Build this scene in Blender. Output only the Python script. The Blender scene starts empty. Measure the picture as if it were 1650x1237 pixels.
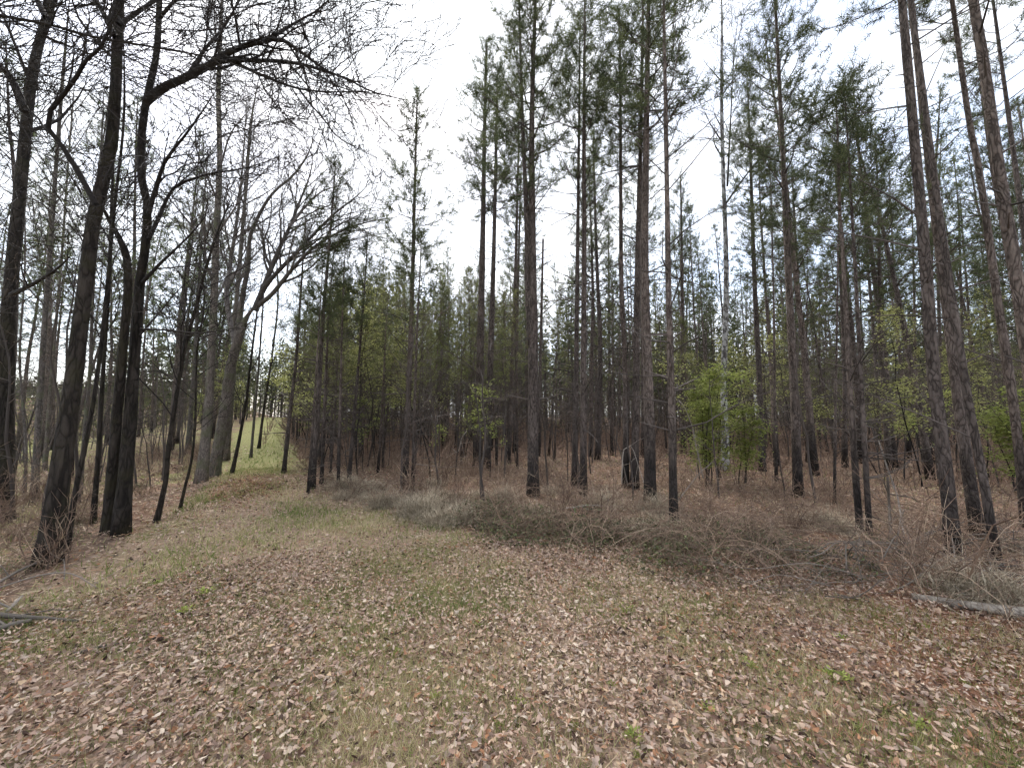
import bpy, math
import numpy as np
from mathutils import Vector

# ------------------------------------------------------------------ camera, sky, sun, exposure
scene = bpy.context.scene
F_PX, CX, CY = 620.0, 825.0, 618.5            # focal length and centre of the 1650 x 1237 photograph
PITCH = math.radians(4.9)
CAM_Z = 1.55
cam_data = bpy.data.cameras.new('camera')
cam_data.sensor_fit = 'HORIZONTAL'; cam_data.sensor_width = 36.0
cam_data.lens = 36.0 * F_PX / 1650.0
cam_data.clip_start = 0.05; cam_data.clip_end = 5000.0
cam = bpy.data.objects.new('camera', cam_data)
scene.collection.objects.link(cam)
cam.location = (0, 0, CAM_Z)
cam.rotation_euler = (math.radians(90) + PITCH, 0, 0)
scene.camera = cam

SUN_EL, SUN_AZ = math.radians(52), math.radians(-25)
world = bpy.data.worlds.new('World'); scene.world = world
world.use_nodes = True
nt = world.node_tree; nt.nodes.clear()
out = nt.nodes.new('ShaderNodeOutputWorld'); bg = nt.nodes.new('ShaderNodeBackground')
sky = nt.nodes.new('ShaderNodeTexSky'); sky.sky_type = 'NISHITA'; sky.sun_disc = False
sky.sun_elevation = SUN_EL; sky.sun_rotation = SUN_AZ; sky.dust_density = 2.0
tc = nt.nodes.new('ShaderNodeTexCoord')
mp = nt.nodes.new('ShaderNodeMapping'); mp.inputs['Scale'].default_value = (1.0, 1.0, 1.9); mp.inputs['Location'].default_value = (3.1, 1.7, 0.4)
ns = nt.nodes.new('ShaderNodeTexNoise'); ns.inputs['Scale'].default_value = 2.3; ns.inputs['Detail'].default_value = 6; ns.inputs['Roughness'].default_value = 0.55
rp = nt.nodes.new('ShaderNodeValToRGB')
rp.color_ramp.elements[0].position = 0.38; rp.color_ramp.elements[0].color = (0.45, 0.45, 0.45, 1)
rp.color_ramp.elements[1].position = 0.60; rp.color_ramp.elements[1].color = (1, 1, 1, 1)
mx = nt.nodes.new('ShaderNodeMix'); mx.data_type = 'RGBA'
mx.inputs['B'].default_value = (4.3, 4.45, 4.7, 1)          # bright cloud
nt.links.new(tc.outputs['Generated'], mp.inputs['Vector']); nt.links.new(mp.outputs[0], ns.inputs['Vector'])
nt.links.new(ns.outputs['Fac'], rp.inputs['Fac']); nt.links.new(rp.outputs['Color'], mx.inputs['Factor'])
nt.links.new(sky.outputs[0], mx.inputs['A']); nt.links.new(mx.outputs['Result'], bg.inputs['Color'])
bg.inputs['Strength'].default_value = 0.12
nt.links.new(bg.outputs[0], out.inputs['Surface'])

sun_data = bpy.data.lights.new('sun', 'SUN'); sun_data.energy = 1.5; sun_data.angle = math.radians(28); sun_data.color = (1.0, 0.94, 0.85)
sun = bpy.data.objects.new('sun', sun_data); scene.collection.objects.link(sun)
sv = Vector((math.sin(SUN_AZ)*math.cos(SUN_EL), math.cos(SUN_AZ)*math.cos(SUN_EL), math.sin(SUN_EL)))
sun.rotation_euler = sv.to_track_quat('Z', 'Y').to_euler()

vs = scene.view_settings
vs.view_transform = 'Standard'; vs.look = 'None'; vs.exposure = 1.75; vs.gamma = 1.0; vs.use_curve_mapping = False
scene.render.engine = 'CYCLES'
cy = scene.cycles
cy.max_bounces = 3; cy.diffuse_bounces = 3; cy.glossy_bounces = 1; cy.transmission_bounces = 2; cy.transparent_max_bounces = 4
cy.caustics_reflective = False; cy.caustics_refractive = False
cy.use_denoising = True; cy.denoiser = 'OPENIMAGEDENOISE'; cy.denoising_input_passes = 'RGB_ALBEDO_NORMAL'; cy.denoising_prefilter = 'ACCURATE'; cy.denoising_quality = 'HIGH'; cy.use_adaptive_sampling = True; cy.adaptive_threshold = 0.04; cy.adaptive_min_samples = 24
scene.render.filter_size = 1.3

# ------------------------------------------------------------------ helpers
RNG = np.random.default_rng(7)
COL = scene.collection
UP = np.array([0., 0., 1.])
cosP, sinP = math.cos(PITCH), math.sin(PITCH)
PATH_D = np.array([math.sin(math.radians(-31)), math.cos(math.radians(-31))])
PATH_N = np.array([-PATH_D[1], PATH_D[0]])       # to the left of the track
PATH_O = np.array([-0.9, 0.0])

def sstep(a, b, x):
    t = np.clip((x - a) / (b - a), 0, 1); return t*t*(3 - 2*t)

def hgt(x, y):
    x = np.asarray(x, float); y = np.asarray(y, float)
    dx, dy = x - PATH_O[0], y - PATH_O[1]
    t = dx*PATH_D[0] + dy*PATH_D[1]; q = dx*PATH_N[0] + dy*PATH_N[1]
    d = np.hypot(x, y)
    h = 0.035*np.sin(x*0.9 + 1.3)*np.cos(y*0.7) + 0.02*np.sin(x*2.3 + y*1.7)
    h = h * np.clip(d/4, 0.15, 1)
    h = h + 1.5*sstep(20, 62, t)*(1 - sstep(6, 22, q))          # the track climbs a little
    h = h - 2.1*sstep(2.6, 26, q)*(1 - sstep(150, 420, d))       # ground falls away left of the tree row
    h = h + (13.0*sstep(110, 420, d) + 4.0*np.sin(x*0.013+1)*sstep(150, 420, d))*sstep(0, 60, q)
    return h

def ray(u, v):
    r, up = (u - CX)/F_PX, (CY - v)/F_PX
    return np.array([r, cosP - up*sinP, sinP + up*cosP])

def at(u, v, Y):                                  # point seen at photo pixel (u, v), Y metres ahead
    d = ray(u, v); return np.array([0, 0, CAM_Z]) + d*(Y/d[1])

def ground(u, v):                                 # the ground under photo pixel (u, v)
    d = ray(u, v); s = 0.3
    for _ in range(4000):
        p = np.array([0, 0, CAM_Z]) + d*s
        if p[2] <= hgt(p[0], p[1]): break
        s += 0.01 + s*0.002
    return p

def norm(a):
    return a / np.maximum(np.linalg.norm(a, axis=-1, keepdims=True), 1e-9)

def perp(d):
    ref = np.where(np.abs(d[:, 2:3]) < 0.9, np.array([[0, 0, 1.]]), np.array([[1., 0, 0]]))
    u = norm(np.cross(d, ref)); return u, np.cross(d, u)

class MB:
    """collects vertices, triangles and quads with one random value per vertex, and links them as one mesh"""
    def __init__(s): s.v, s.t, s.q, s.r, s.n = [], [], [], [], 0
    def add(s, v, t=None, q=None, r=None):
        v = np.asarray(v, float).reshape(-1, 3)
        if t is not None and len(t): s.t.append(np.asarray(t, np.int64).reshape(-1, 3) + s.n)
        if q is not None and len(q): s.q.append(np.asarray(q, np.int64).reshape(-1, 4) + s.n)
        s.v.append(v)
        if r is None: r = 0.5
        s.r.append(np.broadcast_to(np.asarray(r, float), (len(v),)) if np.ndim(r) == 0 else np.asarray(r, float))
        s.n += len(v)
    def tube(s, P, R, sides=6, rough=0.0, r=0.5, cap=True):
        P = np.asarray(P, float); R = np.asarray(R, float); n = len(P)
        T = norm(np.gradient(P, axis=0)); U = np.zeros((n, 3))
        a = np.array([1., 0, 0]) if abs(T[0, 0]) < 0.8 else np.array([0, 1., 0])
        for i in range(n):
            a = a - T[i]*np.dot(a, T[i]); a = a/max(np.linalg.norm(a), 1e-9); U[i] = a
        W = np.cross(T, U); ang = np.arange(sides)*2*math.pi/sides
        rad = R[:, None]*np.ones((1, sides))
        if rough > 0: rad = rad*(1 + rough*RNG.normal(size=(n, sides)))
        V = P[:, None] + rad[..., None]*(np.cos(ang)[None, :, None]*U[:, None] + np.sin(ang)[None, :, None]*W[:, None])
        i, j = np.meshgrid(np.arange(n-1), np.arange(sides), indexing='ij'); k = (j+1) % sides
        q = np.stack([i*sides+j, i*sides+k, (i+1)*sides+k, (i+1)*sides+j], -1).reshape(-1, 4)
        tri = None
        if cap:
            m = np.arange(1, sides-1)
            tri = np.concatenate([np.stack([np.zeros_like(m), m+1, m], -1), np.stack([np.zeros_like(m), m, m+1], -1) + (n-1)*sides])
        s.add(V, tri, q, r)
    def sticks(s, A, B, ra, rb, r=0.5):             # many straight three-sided sticks
        A = np.asarray(A, float); B = np.asarray(B, float); m = len(A)
        if m == 0: return
        d = norm(B - A); u, w = perp(d); V = np.zeros((m, 6, 3))
        ra = np.broadcast_to(np.asarray(ra, float), (m,)); rb = np.broadcast_to(np.asarray(rb, float), (m,))
        for k in range(3):
            o = math.cos(k*2.0944)*u + math.sin(k*2.0944)*w
            V[:, k] = A + o*ra[:, None]; V[:, 3+k] = B + o*rb[:, None]
        q = np.array([[0, 1, 4, 3], [1, 2, 5, 4], [2, 0, 3, 5]])
        Q = (np.arange(m)[:, None, None]*6 + q[None]).reshape(-1, 4)
        rr = np.repeat(np.broadcast_to(np.asarray(r, float), (m,)), 6)
        s.add(V.reshape(-1, 3), None, Q, rr)
    def blades(s, A, d, side, L, w, r=0.5):          # many pointed blades
        m = len(A)
        if m == 0: return
        L = np.broadcast_to(np.asarray(L, float), (m,))[:, None]; w = np.broadcast_to(np.asarray(w, float), (m,))[:, None]
        V = np.stack([A - side*w*0.5, A + side*w*0.5, A + d*L], 1)
        rr = np.repeat(np.broadcast_to(np.asarray(r, float), (m,)), 3)
        s.add(V.reshape(-1, 3), np.arange(m*3).reshape(-1, 3), None, rr)
    def leaves(s, C, d, nrm, L, w, fold, r=0.5):      # many folded leaves, four triangles each
        m = len(C)
        if m == 0: return
        L = np.broadcast_to(np.asarray(L, float), (m,))[:, None]; w = np.broadcast_to(np.asarray(w, float), (m,))[:, None]
        fold = np.broadcast_to(np.asarray(fold, float), (m,))[:, None]
        side = norm(np.cross(d, nrm)); nn = np.cross(side, d)
        V = np.stack([C - d*L*0.5, C - side*w*0.5 + nn*fold*w, C + side*w*0.5 + nn*fold*w*0.8, C + d*L*0.5 + nn*fold*L*0.35, C + d*L*0.05], 1)
        tr = np.array([[0, 4, 1], [0, 2, 4], [1, 4, 3], [4, 2, 3]])
        T = (np.arange(m)[:, None, None]*5 + tr[None]).reshape(-1, 3)
        rr = np.repeat(np.broadcast_to(np.asarray(r, float), (m,)), 5)
        s.add(V.reshape(-1, 3), T, None, rr)
    def oval_leaves(s, C, d, nrm, L, w, r=0.5):       # six-cornered curled leaves with ragged outline
        m = len(C); L = L[:, None]; w = w[:, None]; side = norm(np.cross(d, nrm)); nn = np.cross(side, d); cup = RNG.uniform(-0.7, 1.3, (m, 1)); bend = RNG.normal(0.2, 0.8, (m, 1)); V = [C]
        for a, b_ in ((-0.5, 0.0), (-0.2, -0.42), (0.22, -0.5), (0.5, 0.05), (0.15, 0.52), (-0.22, 0.40)):
            aa_ = a*(1+RNG.normal(0, 0.12, (m, 1))); bb = b_*(1+RNG.normal(0, 0.28, (m, 1)))
            V.append(C+d*aa_*L+side*bb*w+nn*(cup*np.abs(bb)*w+bend*aa_*aa_*L+RNG.normal(0, 0.06, (m, 1))*L))
        V = np.stack(V, 1); tr = np.array([[0, 1, 2], [0, 2, 3], [0, 3, 4], [0, 4, 5], [0, 5, 6], [0, 6, 1]])
        s.add(V.reshape(-1, 3), (np.arange(m)[:, None, None]*7+tr[None]).reshape(-1, 3), None, np.repeat(r, 7))
    def mesh(s, name, mat, origin=(0, 0, 0), smooth=False):
        me = bpy.data.meshes.new(name)
        V = np.concatenate(s.v) - np.asarray(origin, float)
        T = np.concatenate(s.t) if s.t else np.zeros((0, 3), np.int64)
        Q = np.concatenate(s.q) if s.q else np.zeros((0, 4), np.int64)
        me.vertices.add(len(V)); me.vertices.foreach_set('co', V.astype(np.float32).ravel())
        me.loops.add(T.size + Q.size); me.loops.foreach_set('vertex_index', np.concatenate([T.ravel(), Q.ravel()]).astype(np.int32))
        me.polygons.add(len(T) + len(Q))
        me.polygons.foreach_set('loop_start', np.concatenate([np.arange(len(T))*3, T.size + np.arange(len(Q))*4]).astype(np.int32))
        if smooth: me.polygons.foreach_set('use_smooth', np.ones(len(T)+len(Q), bool))
        a = me.attributes.new('rnd', 'FLOAT', 'POINT'); a.data.foreach_set('value', np.concatenate(s.r).astype(np.float32))
        me.materials.append(mat); me.update(calc_edges=True)
        return me
    def build(s, name, mat, parent=None, origin=(0, 0, 0), smooth=False):
        o = bpy.data.objects.new(name, s.mesh(name, mat, origin, smooth)); COL.objects.link(o)
        if parent is not None: o.parent = parent
        else: o.location = origin
        return o

def tag(o, label=None, cat=None, group=None, kind=None):
    for k, v in (('label', label), ('category', cat), ('group', group), ('kind', kind)):
        if v: o[k] = v
    return o

def empty(name, loc, rz=0.0, sc=1.0):
    o = bpy.data.objects.new(name, None); COL.objects.link(o)
    o.location = loc; o.rotation_euler = (0, 0, rz); o.scale = (sc, sc, sc); o.empty_display_size = 0.2
    return o

def copy_tree(o, loc, rz, sc):
    c = o.copy(); COL.objects.link(c); c.location = loc; c.rotation_euler = (RNG.normal()*0.025, RNG.normal()*0.025, rz); c.scale = sc
    for ch in o.children:
        d = ch.copy(); COL.objects.link(d); d.parent = c
    return c

def spline(P, n):
    P = np.asarray(P, float); m = len(P)
    s = np.concatenate([[0], np.cumsum(np.linalg.norm(np.diff(P, axis=0), axis=1))])
    E = np.vstack([2*P[0]-P[1], P, 2*P[-1]-P[-2]]); o = []
    for x in np.linspace(0, s[-1], n):
        i = min(max(np.searchsorted(s, x, 'right')-1, 0), m-2); t = (x-s[i])/max(s[i+1]-s[i], 1e-9)
        a, b, c, d = E[i], E[i+1], E[i+2], E[i+3]
        o.append(0.5*((2*b) + (-a+c)*t + (2*a-5*b+4*c-d)*t*t + (-a+3*b-3*c+d)*t**3))
    return np.array(o)

# ------------------------------------------------------------------ materials
def mat_new(name):
    m = bpy.data.materials.new(name); m.use_nodes = True
    return m, m.node_tree, m.node_tree.nodes['Principled BSDF']

def ramp(t, stops, fac):
    n = t.nodes.new('ShaderNodeValToRGB'); e = n.color_ramp.elements
    while len(e) < len(stops): e.new(0.5)
    for el, (p, c) in zip(e, stops): el.position = p; el.color = (*c, 1)
    t.links.new(fac, n.inputs['Fac']); return n.outputs['Color']

def mix(t, fac, a, b, mode='MIX'):
    n = t.nodes.new('ShaderNodeMix'); n.data_type = 'RGBA'; n.blend_type = mode
    for key, v in (('Factor', fac), ('A', a), ('B', b)):
        s = n.inputs[key]
        if isinstance(v, bpy.types.NodeSocket): t.links.new(v, s)
        else: s.default_value = v if key == 'Factor' else (*v, 1)
    return n.outputs['Result']

def math_n(t, op, a, b=0.0):
    n = t.nodes.new('ShaderNodeMath'); n.operation = op
    for i, v in enumerate((a, b)):
        if isinstance(v, bpy.types.NodeSocket): t.links.new(v, n.inputs[i])
        else: n.inputs[i].default_value = v
    return n.outputs[0]

def noise(t, vec, scale, detail=4, rough=0.55):
    n = t.nodes.new('ShaderNodeTexNoise'); n.inputs['Scale'].default_value = scale; n.inputs['Detail'].default_value = detail
    n.inputs['Roughness'].default_value = rough
    if vec is not None: t.links.new(vec, n.inputs['Vector'])
    return n.outputs['Fac']

def attr_mat(name, stops, rough=0.85, trans=0.0, var=0.25):
    """colour picked by each piece's own random value, a little changed from object to object"""
    m, t, b = mat_new(name)
    a = t.nodes.new('ShaderNodeAttribute'); a.attribute_name = 'rnd'
    c = ramp(t, stops, a.outputs['Fac'])
    oi = t.nodes.new('ShaderNodeObjectInfo')
    h = t.nodes.new('ShaderNodeHueSaturation'); t.links.new(c, h.inputs['Color'])
    t.links.new(math_n(t, 'ADD', math_n(t, 'MULTIPLY', oi.outputs['Random'], 2*var), 1-var), h.inputs['Value'])
    t.links.new(h.outputs[0], b.inputs['Base Color']); b.inputs['Roughness'].default_value = rough
    b.inputs['Specular IOR Level'].default_value = 0.25
    if trans > 0:
        tr = t.nodes.new('ShaderNodeBsdfTranslucent'); t.links.new(h.outputs[0], tr.inputs['Color'])
        ms = t.nodes.new('ShaderNodeMixShader'); ms.inputs[0].default_value = trans
        t.links.new(b.outputs[0], ms.inputs[1]); t.links.new(tr.outputs[0], ms.inputs[2])
        t.links.new(ms.outputs[0], t.nodes['Material Output'].inputs['Surface'])
    return m

def bark_mat(name, dark, mid, light, scale=9.0, zs=0.35, bump=0.6, scorch=0.0, moss=None, lichen=None):
    m, t, b = mat_new(name)
    co = t.nodes.new('ShaderNodeTexCoord'); oi = t.nodes.new('ShaderNodeObjectInfo')
    off = t.nodes.new('ShaderNodeVectorMath'); off.operation = 'ADD'
    t.links.new(co.outputs['Object'], off.inputs[0])
    cmb = t.nodes.new('ShaderNodeCombineXYZ'); t.links.new(math_n(t, 'MULTIPLY', oi.outputs['Random'], 37.0), cmb.inputs[2]); t.links.new(cmb.outputs[0], off.inputs[1])
    mpn = t.nodes.new('ShaderNodeMapping'); mpn.inputs['Scale'].default_value = (1, 1, zs); t.links.new(off.outputs[0], mpn.inputs['Vector'])
    n0 = t.nodes.new('ShaderNodeTexNoise'); n0.inputs['Scale'].default_value = scale*0.8; n0.inputs['Detail'].default_value = 3
    t.links.new(mpn.outputs[0], n0.inputs['Vector'])
    wv = mix(t, 0.22, mpn.outputs[0], n0.outputs['Color'])
    vo = t.nodes.new('ShaderNodeTexVoronoi'); vo.feature = 'DISTANCE_TO_EDGE'; vo.inputs['Scale'].default_value = scale*3.2
    t.links.new(wv, vo.inputs['Vector'])
    fine = noise(t, mpn.outputs[0], scale*5, 6, 0.7)
    ridge = noise(t, mpn.outputs[0], scale*1.6, 4, 0.6)
    big = noise(t, off.outputs[0], 1.6, 3)
    ed_ = math_n(t, 'ADD', vo.outputs['Distance'], math_n(t, 'MULTIPLY', math_n(t, 'SUBTRACT', ridge, 0.5), 0.55))
    plate = ramp(t, [(0.0, (0.15, 0.15, 0.15)), (0.14, (0.75, 0.75, 0.75)), (0.4, (1, 1, 1))], ed_)
    c = mix(t, ramp(t, [(0.3, (0, 0, 0)), (0.7, (1, 1, 1))], fine), mid, light)
    c = mix(t, plate, dark, c)
    c = mix(t, 1.0, c, ramp(t, [(0.3, (0.7, 0.7, 0.7)), (0.7, (1.15, 1.15, 1.15))], big), 'MULTIPLY')
    c = mix(t, 1.0, c, ramp(t, [(0.0, (0.75, 0.74, 0.74)), (1.0, (1.2, 1.15, 1.1))], oi.outputs['Random']), 'MULTIPLY')
    sep = t.nodes.new('ShaderNodeSeparateXYZ'); t.links.new(co.outputs['Object'], sep.inputs[0])
    if moss:
        f = math_n(t, 'MULTIPLY', ramp(t, [(0.5, (0, 0, 0)), (0.62, (1, 1, 1))], noise(t, off.outputs[0], 4.0, 5)), 0.6)
        c = mix(t, f, c, moss)
    if lichen:
        lv = t.nodes.new('ShaderNodeTexVoronoi'); lv.inputs['Scale'].default_value = 13; t.links.new(wv, lv.inputs['Vector'])
        f = ramp(t, [(0.42, (1, 1, 1)), (0.56, (0, 0, 0))], math_n(t, 'ADD', lv.outputs['Distance'], math_n(t, 'MULTIPLY', math_n(t, 'SUBTRACT', fine, 0.5), 0.5)))
        c = mix(t, f, c, lichen)
    if scorch > 0:                                 # bark blackened by an old ground fire, ragged upper edge
        zz = math_n(t, 'ADD', sep.outputs['Z'], math_n(t, 'MULTIPLY', math_n(t, 'SUBTRACT', noise(t, off.outputs[0], 3.0, 4), 0.5), scorch*1.6))
        lim = math_n(t, 'MULTIPLY', math_n(t, 'ADD', oi.outputs['Random'], 0.35), scorch)
        f = ramp(t, [(0.22, (0.9, 0.9, 0.9)), (0.5, (0.6, 0.6, 0.6)), (0.85, (0, 0, 0))], math_n(t, 'ADD', math_n(t, 'MULTIPLY', math_n(t, 'SUBTRACT', zz, lim), 0.5), 0.5))
        c = mix(t, f, c, (0.012, 0.011, 0.011))
    t.links.new(c, b.inputs['Base Color']); b.inputs['Roughness'].default_value = 0.9; b.inputs['Specular IOR Level'].default_value = 0.2
    bp = t.nodes.new('ShaderNodeBump'); bp.inputs['Strength'].default_value = bump; bp.inputs['Distance'].default_value = 0.02
    hh = math_n(t, 'ADD', math_n(t, 'MULTIPLY', plate, 0.8), math_n(t, 'MULTIPLY', fine, 0.5))
    t.links.new(hh, bp.inputs['Height']); t.links.new(bp.outputs[0], b.inputs['Normal'])
    return m

M = {}
M['pine_bark'] = bark_mat('pine_bark', (0.042, 0.034, 0.031), (0.11, 0.09, 0.081), (0.225, 0.19, 0.172), 8, 0.32, 1.0, scorch=0.75)
M['grey_bark'] = bark_mat('grey_bark', (0.05, 0.045, 0.04), (0.12, 0.105, 0.095), (0.20, 0.18, 0.165), 10, 0.3, 0.4, moss=(0.10, 0.11, 0.06))
M['dark_bark'] = bark_mat('dark_bark', (0.011, 0.009, 0.008), (0.026, 0.022, 0.019), (0.07, 0.06, 0.052), 6, 0.25, 1.0, moss=(0.035, 0.032, 0.018))
M['pale_bark'] = bark_mat('pale_bark', (0.06, 0.056, 0.053), (0.15, 0.142, 0.135), (0.24, 0.23, 0.22), 6, 0.6, 0.4, lichen=(0.37, 0.37, 0.36))
M['limb'] = attr_mat('limb', [(0, (0.045, 0.038, 0.034)), (1, (0.12, 0.10, 0.09))])
M['dark_limb'] = attr_mat('dark_limb', [(0, (0.016, 0.013, 0.012)), (1, (0.042, 0.036, 0.033))])
M['grey_limb'] = attr_mat('grey_limb', [(0, (0.08, 0.07, 0.065)), (1, (0.17, 0.15, 0.14))])
M['dead_wood'] = attr_mat('dead_wood', [(0, (0.10, 0.085, 0.07)), (0.5, (0.18, 0.155, 0.135)), (1, (0.33, 0.295, 0.26))])
M['needle'] = attr_mat('needle', [(0, (0.050, 0.062, 0.034)), (0.6, (0.088, 0.106, 0.050)), (1, (0.145, 0.162, 0.072))], 0.7, 0.4)
M['young_needle'] = attr_mat('young_needle', [(0, (0.075, 0.082, 0.036)), (0.6, (0.14, 0.15, 0.06)), (1, (0.22, 0.225, 0.09))], 0.7, 0.4)
M['green_leaf'] = attr_mat('green_leaf', [(0, (0.17, 0.215, 0.05)), (0.6, (0.31, 0.365, 0.095)), (1, (0.47, 0.51, 0.17))], 0.6, 0.5)
M['pale_leaf'] = attr_mat('pale_leaf', [(0, (0.17, 0.185, 0.06)), (1, (0.42, 0.43, 0.17))], 0.6, 0.5)
M['vine_leaf'] = attr_mat('vine_leaf', [(0, (0.06, 0.05, 0.03)), (0.35, (0.07, 0.08, 0.035)), (0.8, (0.11, 0.13, 0.05)), (1, (0.22, 0.24, 0.11))], 0.5, 0.25)
M['brush'] = attr_mat('brush', [(0, (0.085, 0.058, 0.045)), (0.5, (0.20, 0.136, 0.10)), (0.85, (0.31, 0.225, 0.165)), (1, (0.42, 0.33, 0.24))])
M['straw'] = attr_mat('straw', [(0, (0.24, 0.19, 0.13)), (1, (0.52, 0.45, 0.34))], 0.8, 0.2)
M['grass'] = attr_mat('grass', [(0, (0.09, 0.13, 0.03)), (0.35, (0.20, 0.24, 0.07)), (0.55, (0.36, 0.33, 0.16)), (1, (0.52, 0.45, 0.28))], 0.8, 0.25)
M['litter'] = attr_mat('litter', [(0, (0.06, 0.036, 0.026)), (0.13, (0.18, 0.108, 0.078)), (0.2, (0.34, 0.17, 0.09)), (0.27, (0.26, 0.17, 0.125)), (0.42, (0.42, 0.29, 0.225)), (0.5, (0.33, 0.255, 0.21)), (0.6, (0.48, 0.35, 0.28)), (0.72, (0.50, 0.36, 0.23)), (0.8, (0.49, 0.385, 0.315)), (0.9, (0.52, 0.41, 0.325)), (1, (0.60, 0.50, 0.40))], 0.75, 0.12, 0.12)
M['pine_straw'] = attr_mat('pine_straw', [(0, (0.16, 0.075, 0.045)), (0.4, (0.30, 0.16, 0.10)), (0.7, (0.34, 0.24, 0.16)), (1, (0.50, 0.41, 0.29))], 0.8)
M['thicket'] = attr_mat('thicket', [(0, (0.07, 0.055, 0.045)), (0.5, (0.13, 0.105, 0.08)), (0.75, (0.12, 0.12, 0.06)), (1, (0.20, 0.20, 0.09))], 0.9, 0.2)
M['char'] = attr_mat('char', [(0, (0.02, 0.017, 0.016)), (1, (0.05, 0.04, 0.036))])
M['far_needle'] = attr_mat('far_needle', [(0, (0.06, 0.07, 0.04)), (0.6, (0.10, 0.112, 0.06)), (1, (0.16, 0.165, 0.085))], 0.8, 0.25)

def ground_mat():
    m, t, b = mat_new('forest_ground')
    co = t.nodes.new('ShaderNodeTexCoord'); v = co.outputs['Object']
    a = t.nodes.new('ShaderNodeAttribute'); a.attribute_name = 'zone'      # r clearing, g field/track grass, b red needle carpet
    sp = t.nodes.new('ShaderNodeSeparateColor'); t.links.new(a.outputs['Color'], sp.inputs[0])
    n1, n2, n3 = noise(t, v, 14, 6, 0.7), noise(t, v, 1.1, 5), noise(t, v, 45, 3, 0.7)
    wood = ramp(t, [(0.25, (0.07, 0.050, 0.039)), (0.5, (0.165, 0.115, 0.084)), (0.75, (0.29, 0.21, 0.155))], n1)
    red = ramp(t, [(0.25, (0.12, 0.056, 0.036)), (0.5, (0.26, 0.135, 0.088)), (0.78, (0.38, 0.24, 0.17))], n1)
    leafy = ramp(t, [(0.25, (0.11, 0.075, 0.052)), (0.5, (0.28, 0.20, 0.145)), (0.75, (0.44, 0.34, 0.26))], n1)
    grassy = ramp(t, [(0.25, (0.10, 0.10, 0.04)), (0.5, (0.20, 0.20, 0.085)), (0.75, (0.33, 0.30, 0.16))], n1)
    wood = mix(t, math_n(t, 'MULTIPLY', ramp(t, [(0.46, (0, 0, 0)), (0.66, (1, 1, 1))], n2), 0.5), wood, red)
    clear = mix(t, math_n(t, 'MULTIPLY', ramp(t, [(0.48, (0, 0, 0)), (0.66, (1, 1, 1))], n2), 0.55), leafy, grassy)
    rag = math_n(t, 'MULTIPLY', math_n(t, 'SUBTRACT', n2, 0.5), 0.9)
    def edge(ch): return ramp(t, [(0.4, (0, 0, 0)), (0.6, (1, 1, 1))], math_n(t, 'ADD', ch, rag))
    c = mix(t, edge(sp.outputs[0]), wood, clear)
    c = mix(t, edge(sp.outputs[1]), c, grassy)
    c = mix(t, edge(sp.outputs[2]), c, red)
    c = mix(t, 1.0, c, ramp(t, [(0.3, (0.7, 0.7, 0.7)), (0.7, (1.2, 1.2, 1.2))], n3), 'MULTIPLY')
    t.links.new(c, b.inputs['Base Color']); b.inputs['Roughness'].default_value = 0.95; b.inputs['Specular IOR Level'].default_value = 0.1
    bp = t.nodes.new('ShaderNodeBump'); bp.inputs['Strength'].default_value = 0.7; bp.inputs['Distance'].default_value = 0.04
    t.links.new(math_n(t, 'ADD', n1, math_n(t, 'MULTIPLY', n3, 0.5)), bp.inputs['Height']); t.links.new(bp.outputs[0], b.inputs['Normal'])
    return m
M['ground'] = ground_mat()

# ------------------------------------------------------------------ ground
RIGHT_EDGE = [(1650, 1020), (1400, 972), (1250, 950), (1120, 928), (1000, 905), (880, 888), (780, 868), (680, 842), (580, 812), (510, 795), (470, 762), (456, 735), (452, 712)]
LEFT_EDGE = [(0, 1000), (60, 938), (160, 884), (240, 856), (300, 806), (345, 776), (385, 746), (420, 722), (438, 706)]
RE = np.array([ground(*p)[:2] for p in RIGHT_EDGE]); LE = np.array([ground(*p)[:2] for p in LEFT_EDGE])
endR, endL = RE[-1] + PATH_D*30, LE[-1] + PATH_D*30
POLY = np.vstack([[8, -12], [8, 0.5], RE, endR, endL, LE[::-1], [-7, 1.5], [-9, -12]])

def inside(x, y):
    c = np.zeros(np.shape(x), bool); j = len(POLY)-1
    for i in range(len(POLY)):
        xi, yi = POLY[i]; xj, yj = POLY[j]
        c ^= ((yi > y) != (yj > y)) & (x < (xj-xi)*(y-yi)/(yj-yi+1e-12)+xi); j = i
    return c

def edist(x, y, pl=None):                          # distance to the clearing's edge
    d = np.full(np.shape(x), 1e9); n = len(POLY)
    for i in range(n):
        a, b = POLY[i], POLY[(i+1) % n]; ab = b-a
        t = np.clip(((x-a[0])*ab[0]+(y-a[1])*ab[1])/(ab@ab), 0, 1)
        d = np.minimum(d, np.hypot(x-a[0]-t*ab[0], y-a[1]-t*ab[1]))
    return d

def track(x, y):
    dx, dy = x-PATH_O[0], y-PATH_O[1]
    return dx*PATH_D[0]+dy*PATH_D[1], dx*PATH_N[0]+dy*PATH_N[1]

def strip(x, y):                                   # offset from the grassy middle of the two-track
    t_, q_ = track(x, y); return q_ + 0.15 + 0.22*np.maximum(0, 11.5-t_)

def vnoise(x, y, s, seed=0):                       # smooth value noise
    x = np.asarray(x)*s+seed*17.3; y = np.asarray(y)*s+seed*9.1
    xi, yi = np.floor(x), np.floor(y); fx, fy = x-xi, y-yi; fx = fx*fx*(3-2*fx); fy = fy*fy*(3-2*fy)
    def hsh(a, b): return np.modf(np.abs(np.sin(a*127.1+b*311.7)*43758.5453))[0]
    return (hsh(xi, yi)*(1-fx)+hsh(xi+1, yi)*fx)*(1-fy)+(hsh(xi, yi+1)*(1-fx)+hsh(xi+1, yi+1)*fx)*fy

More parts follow.
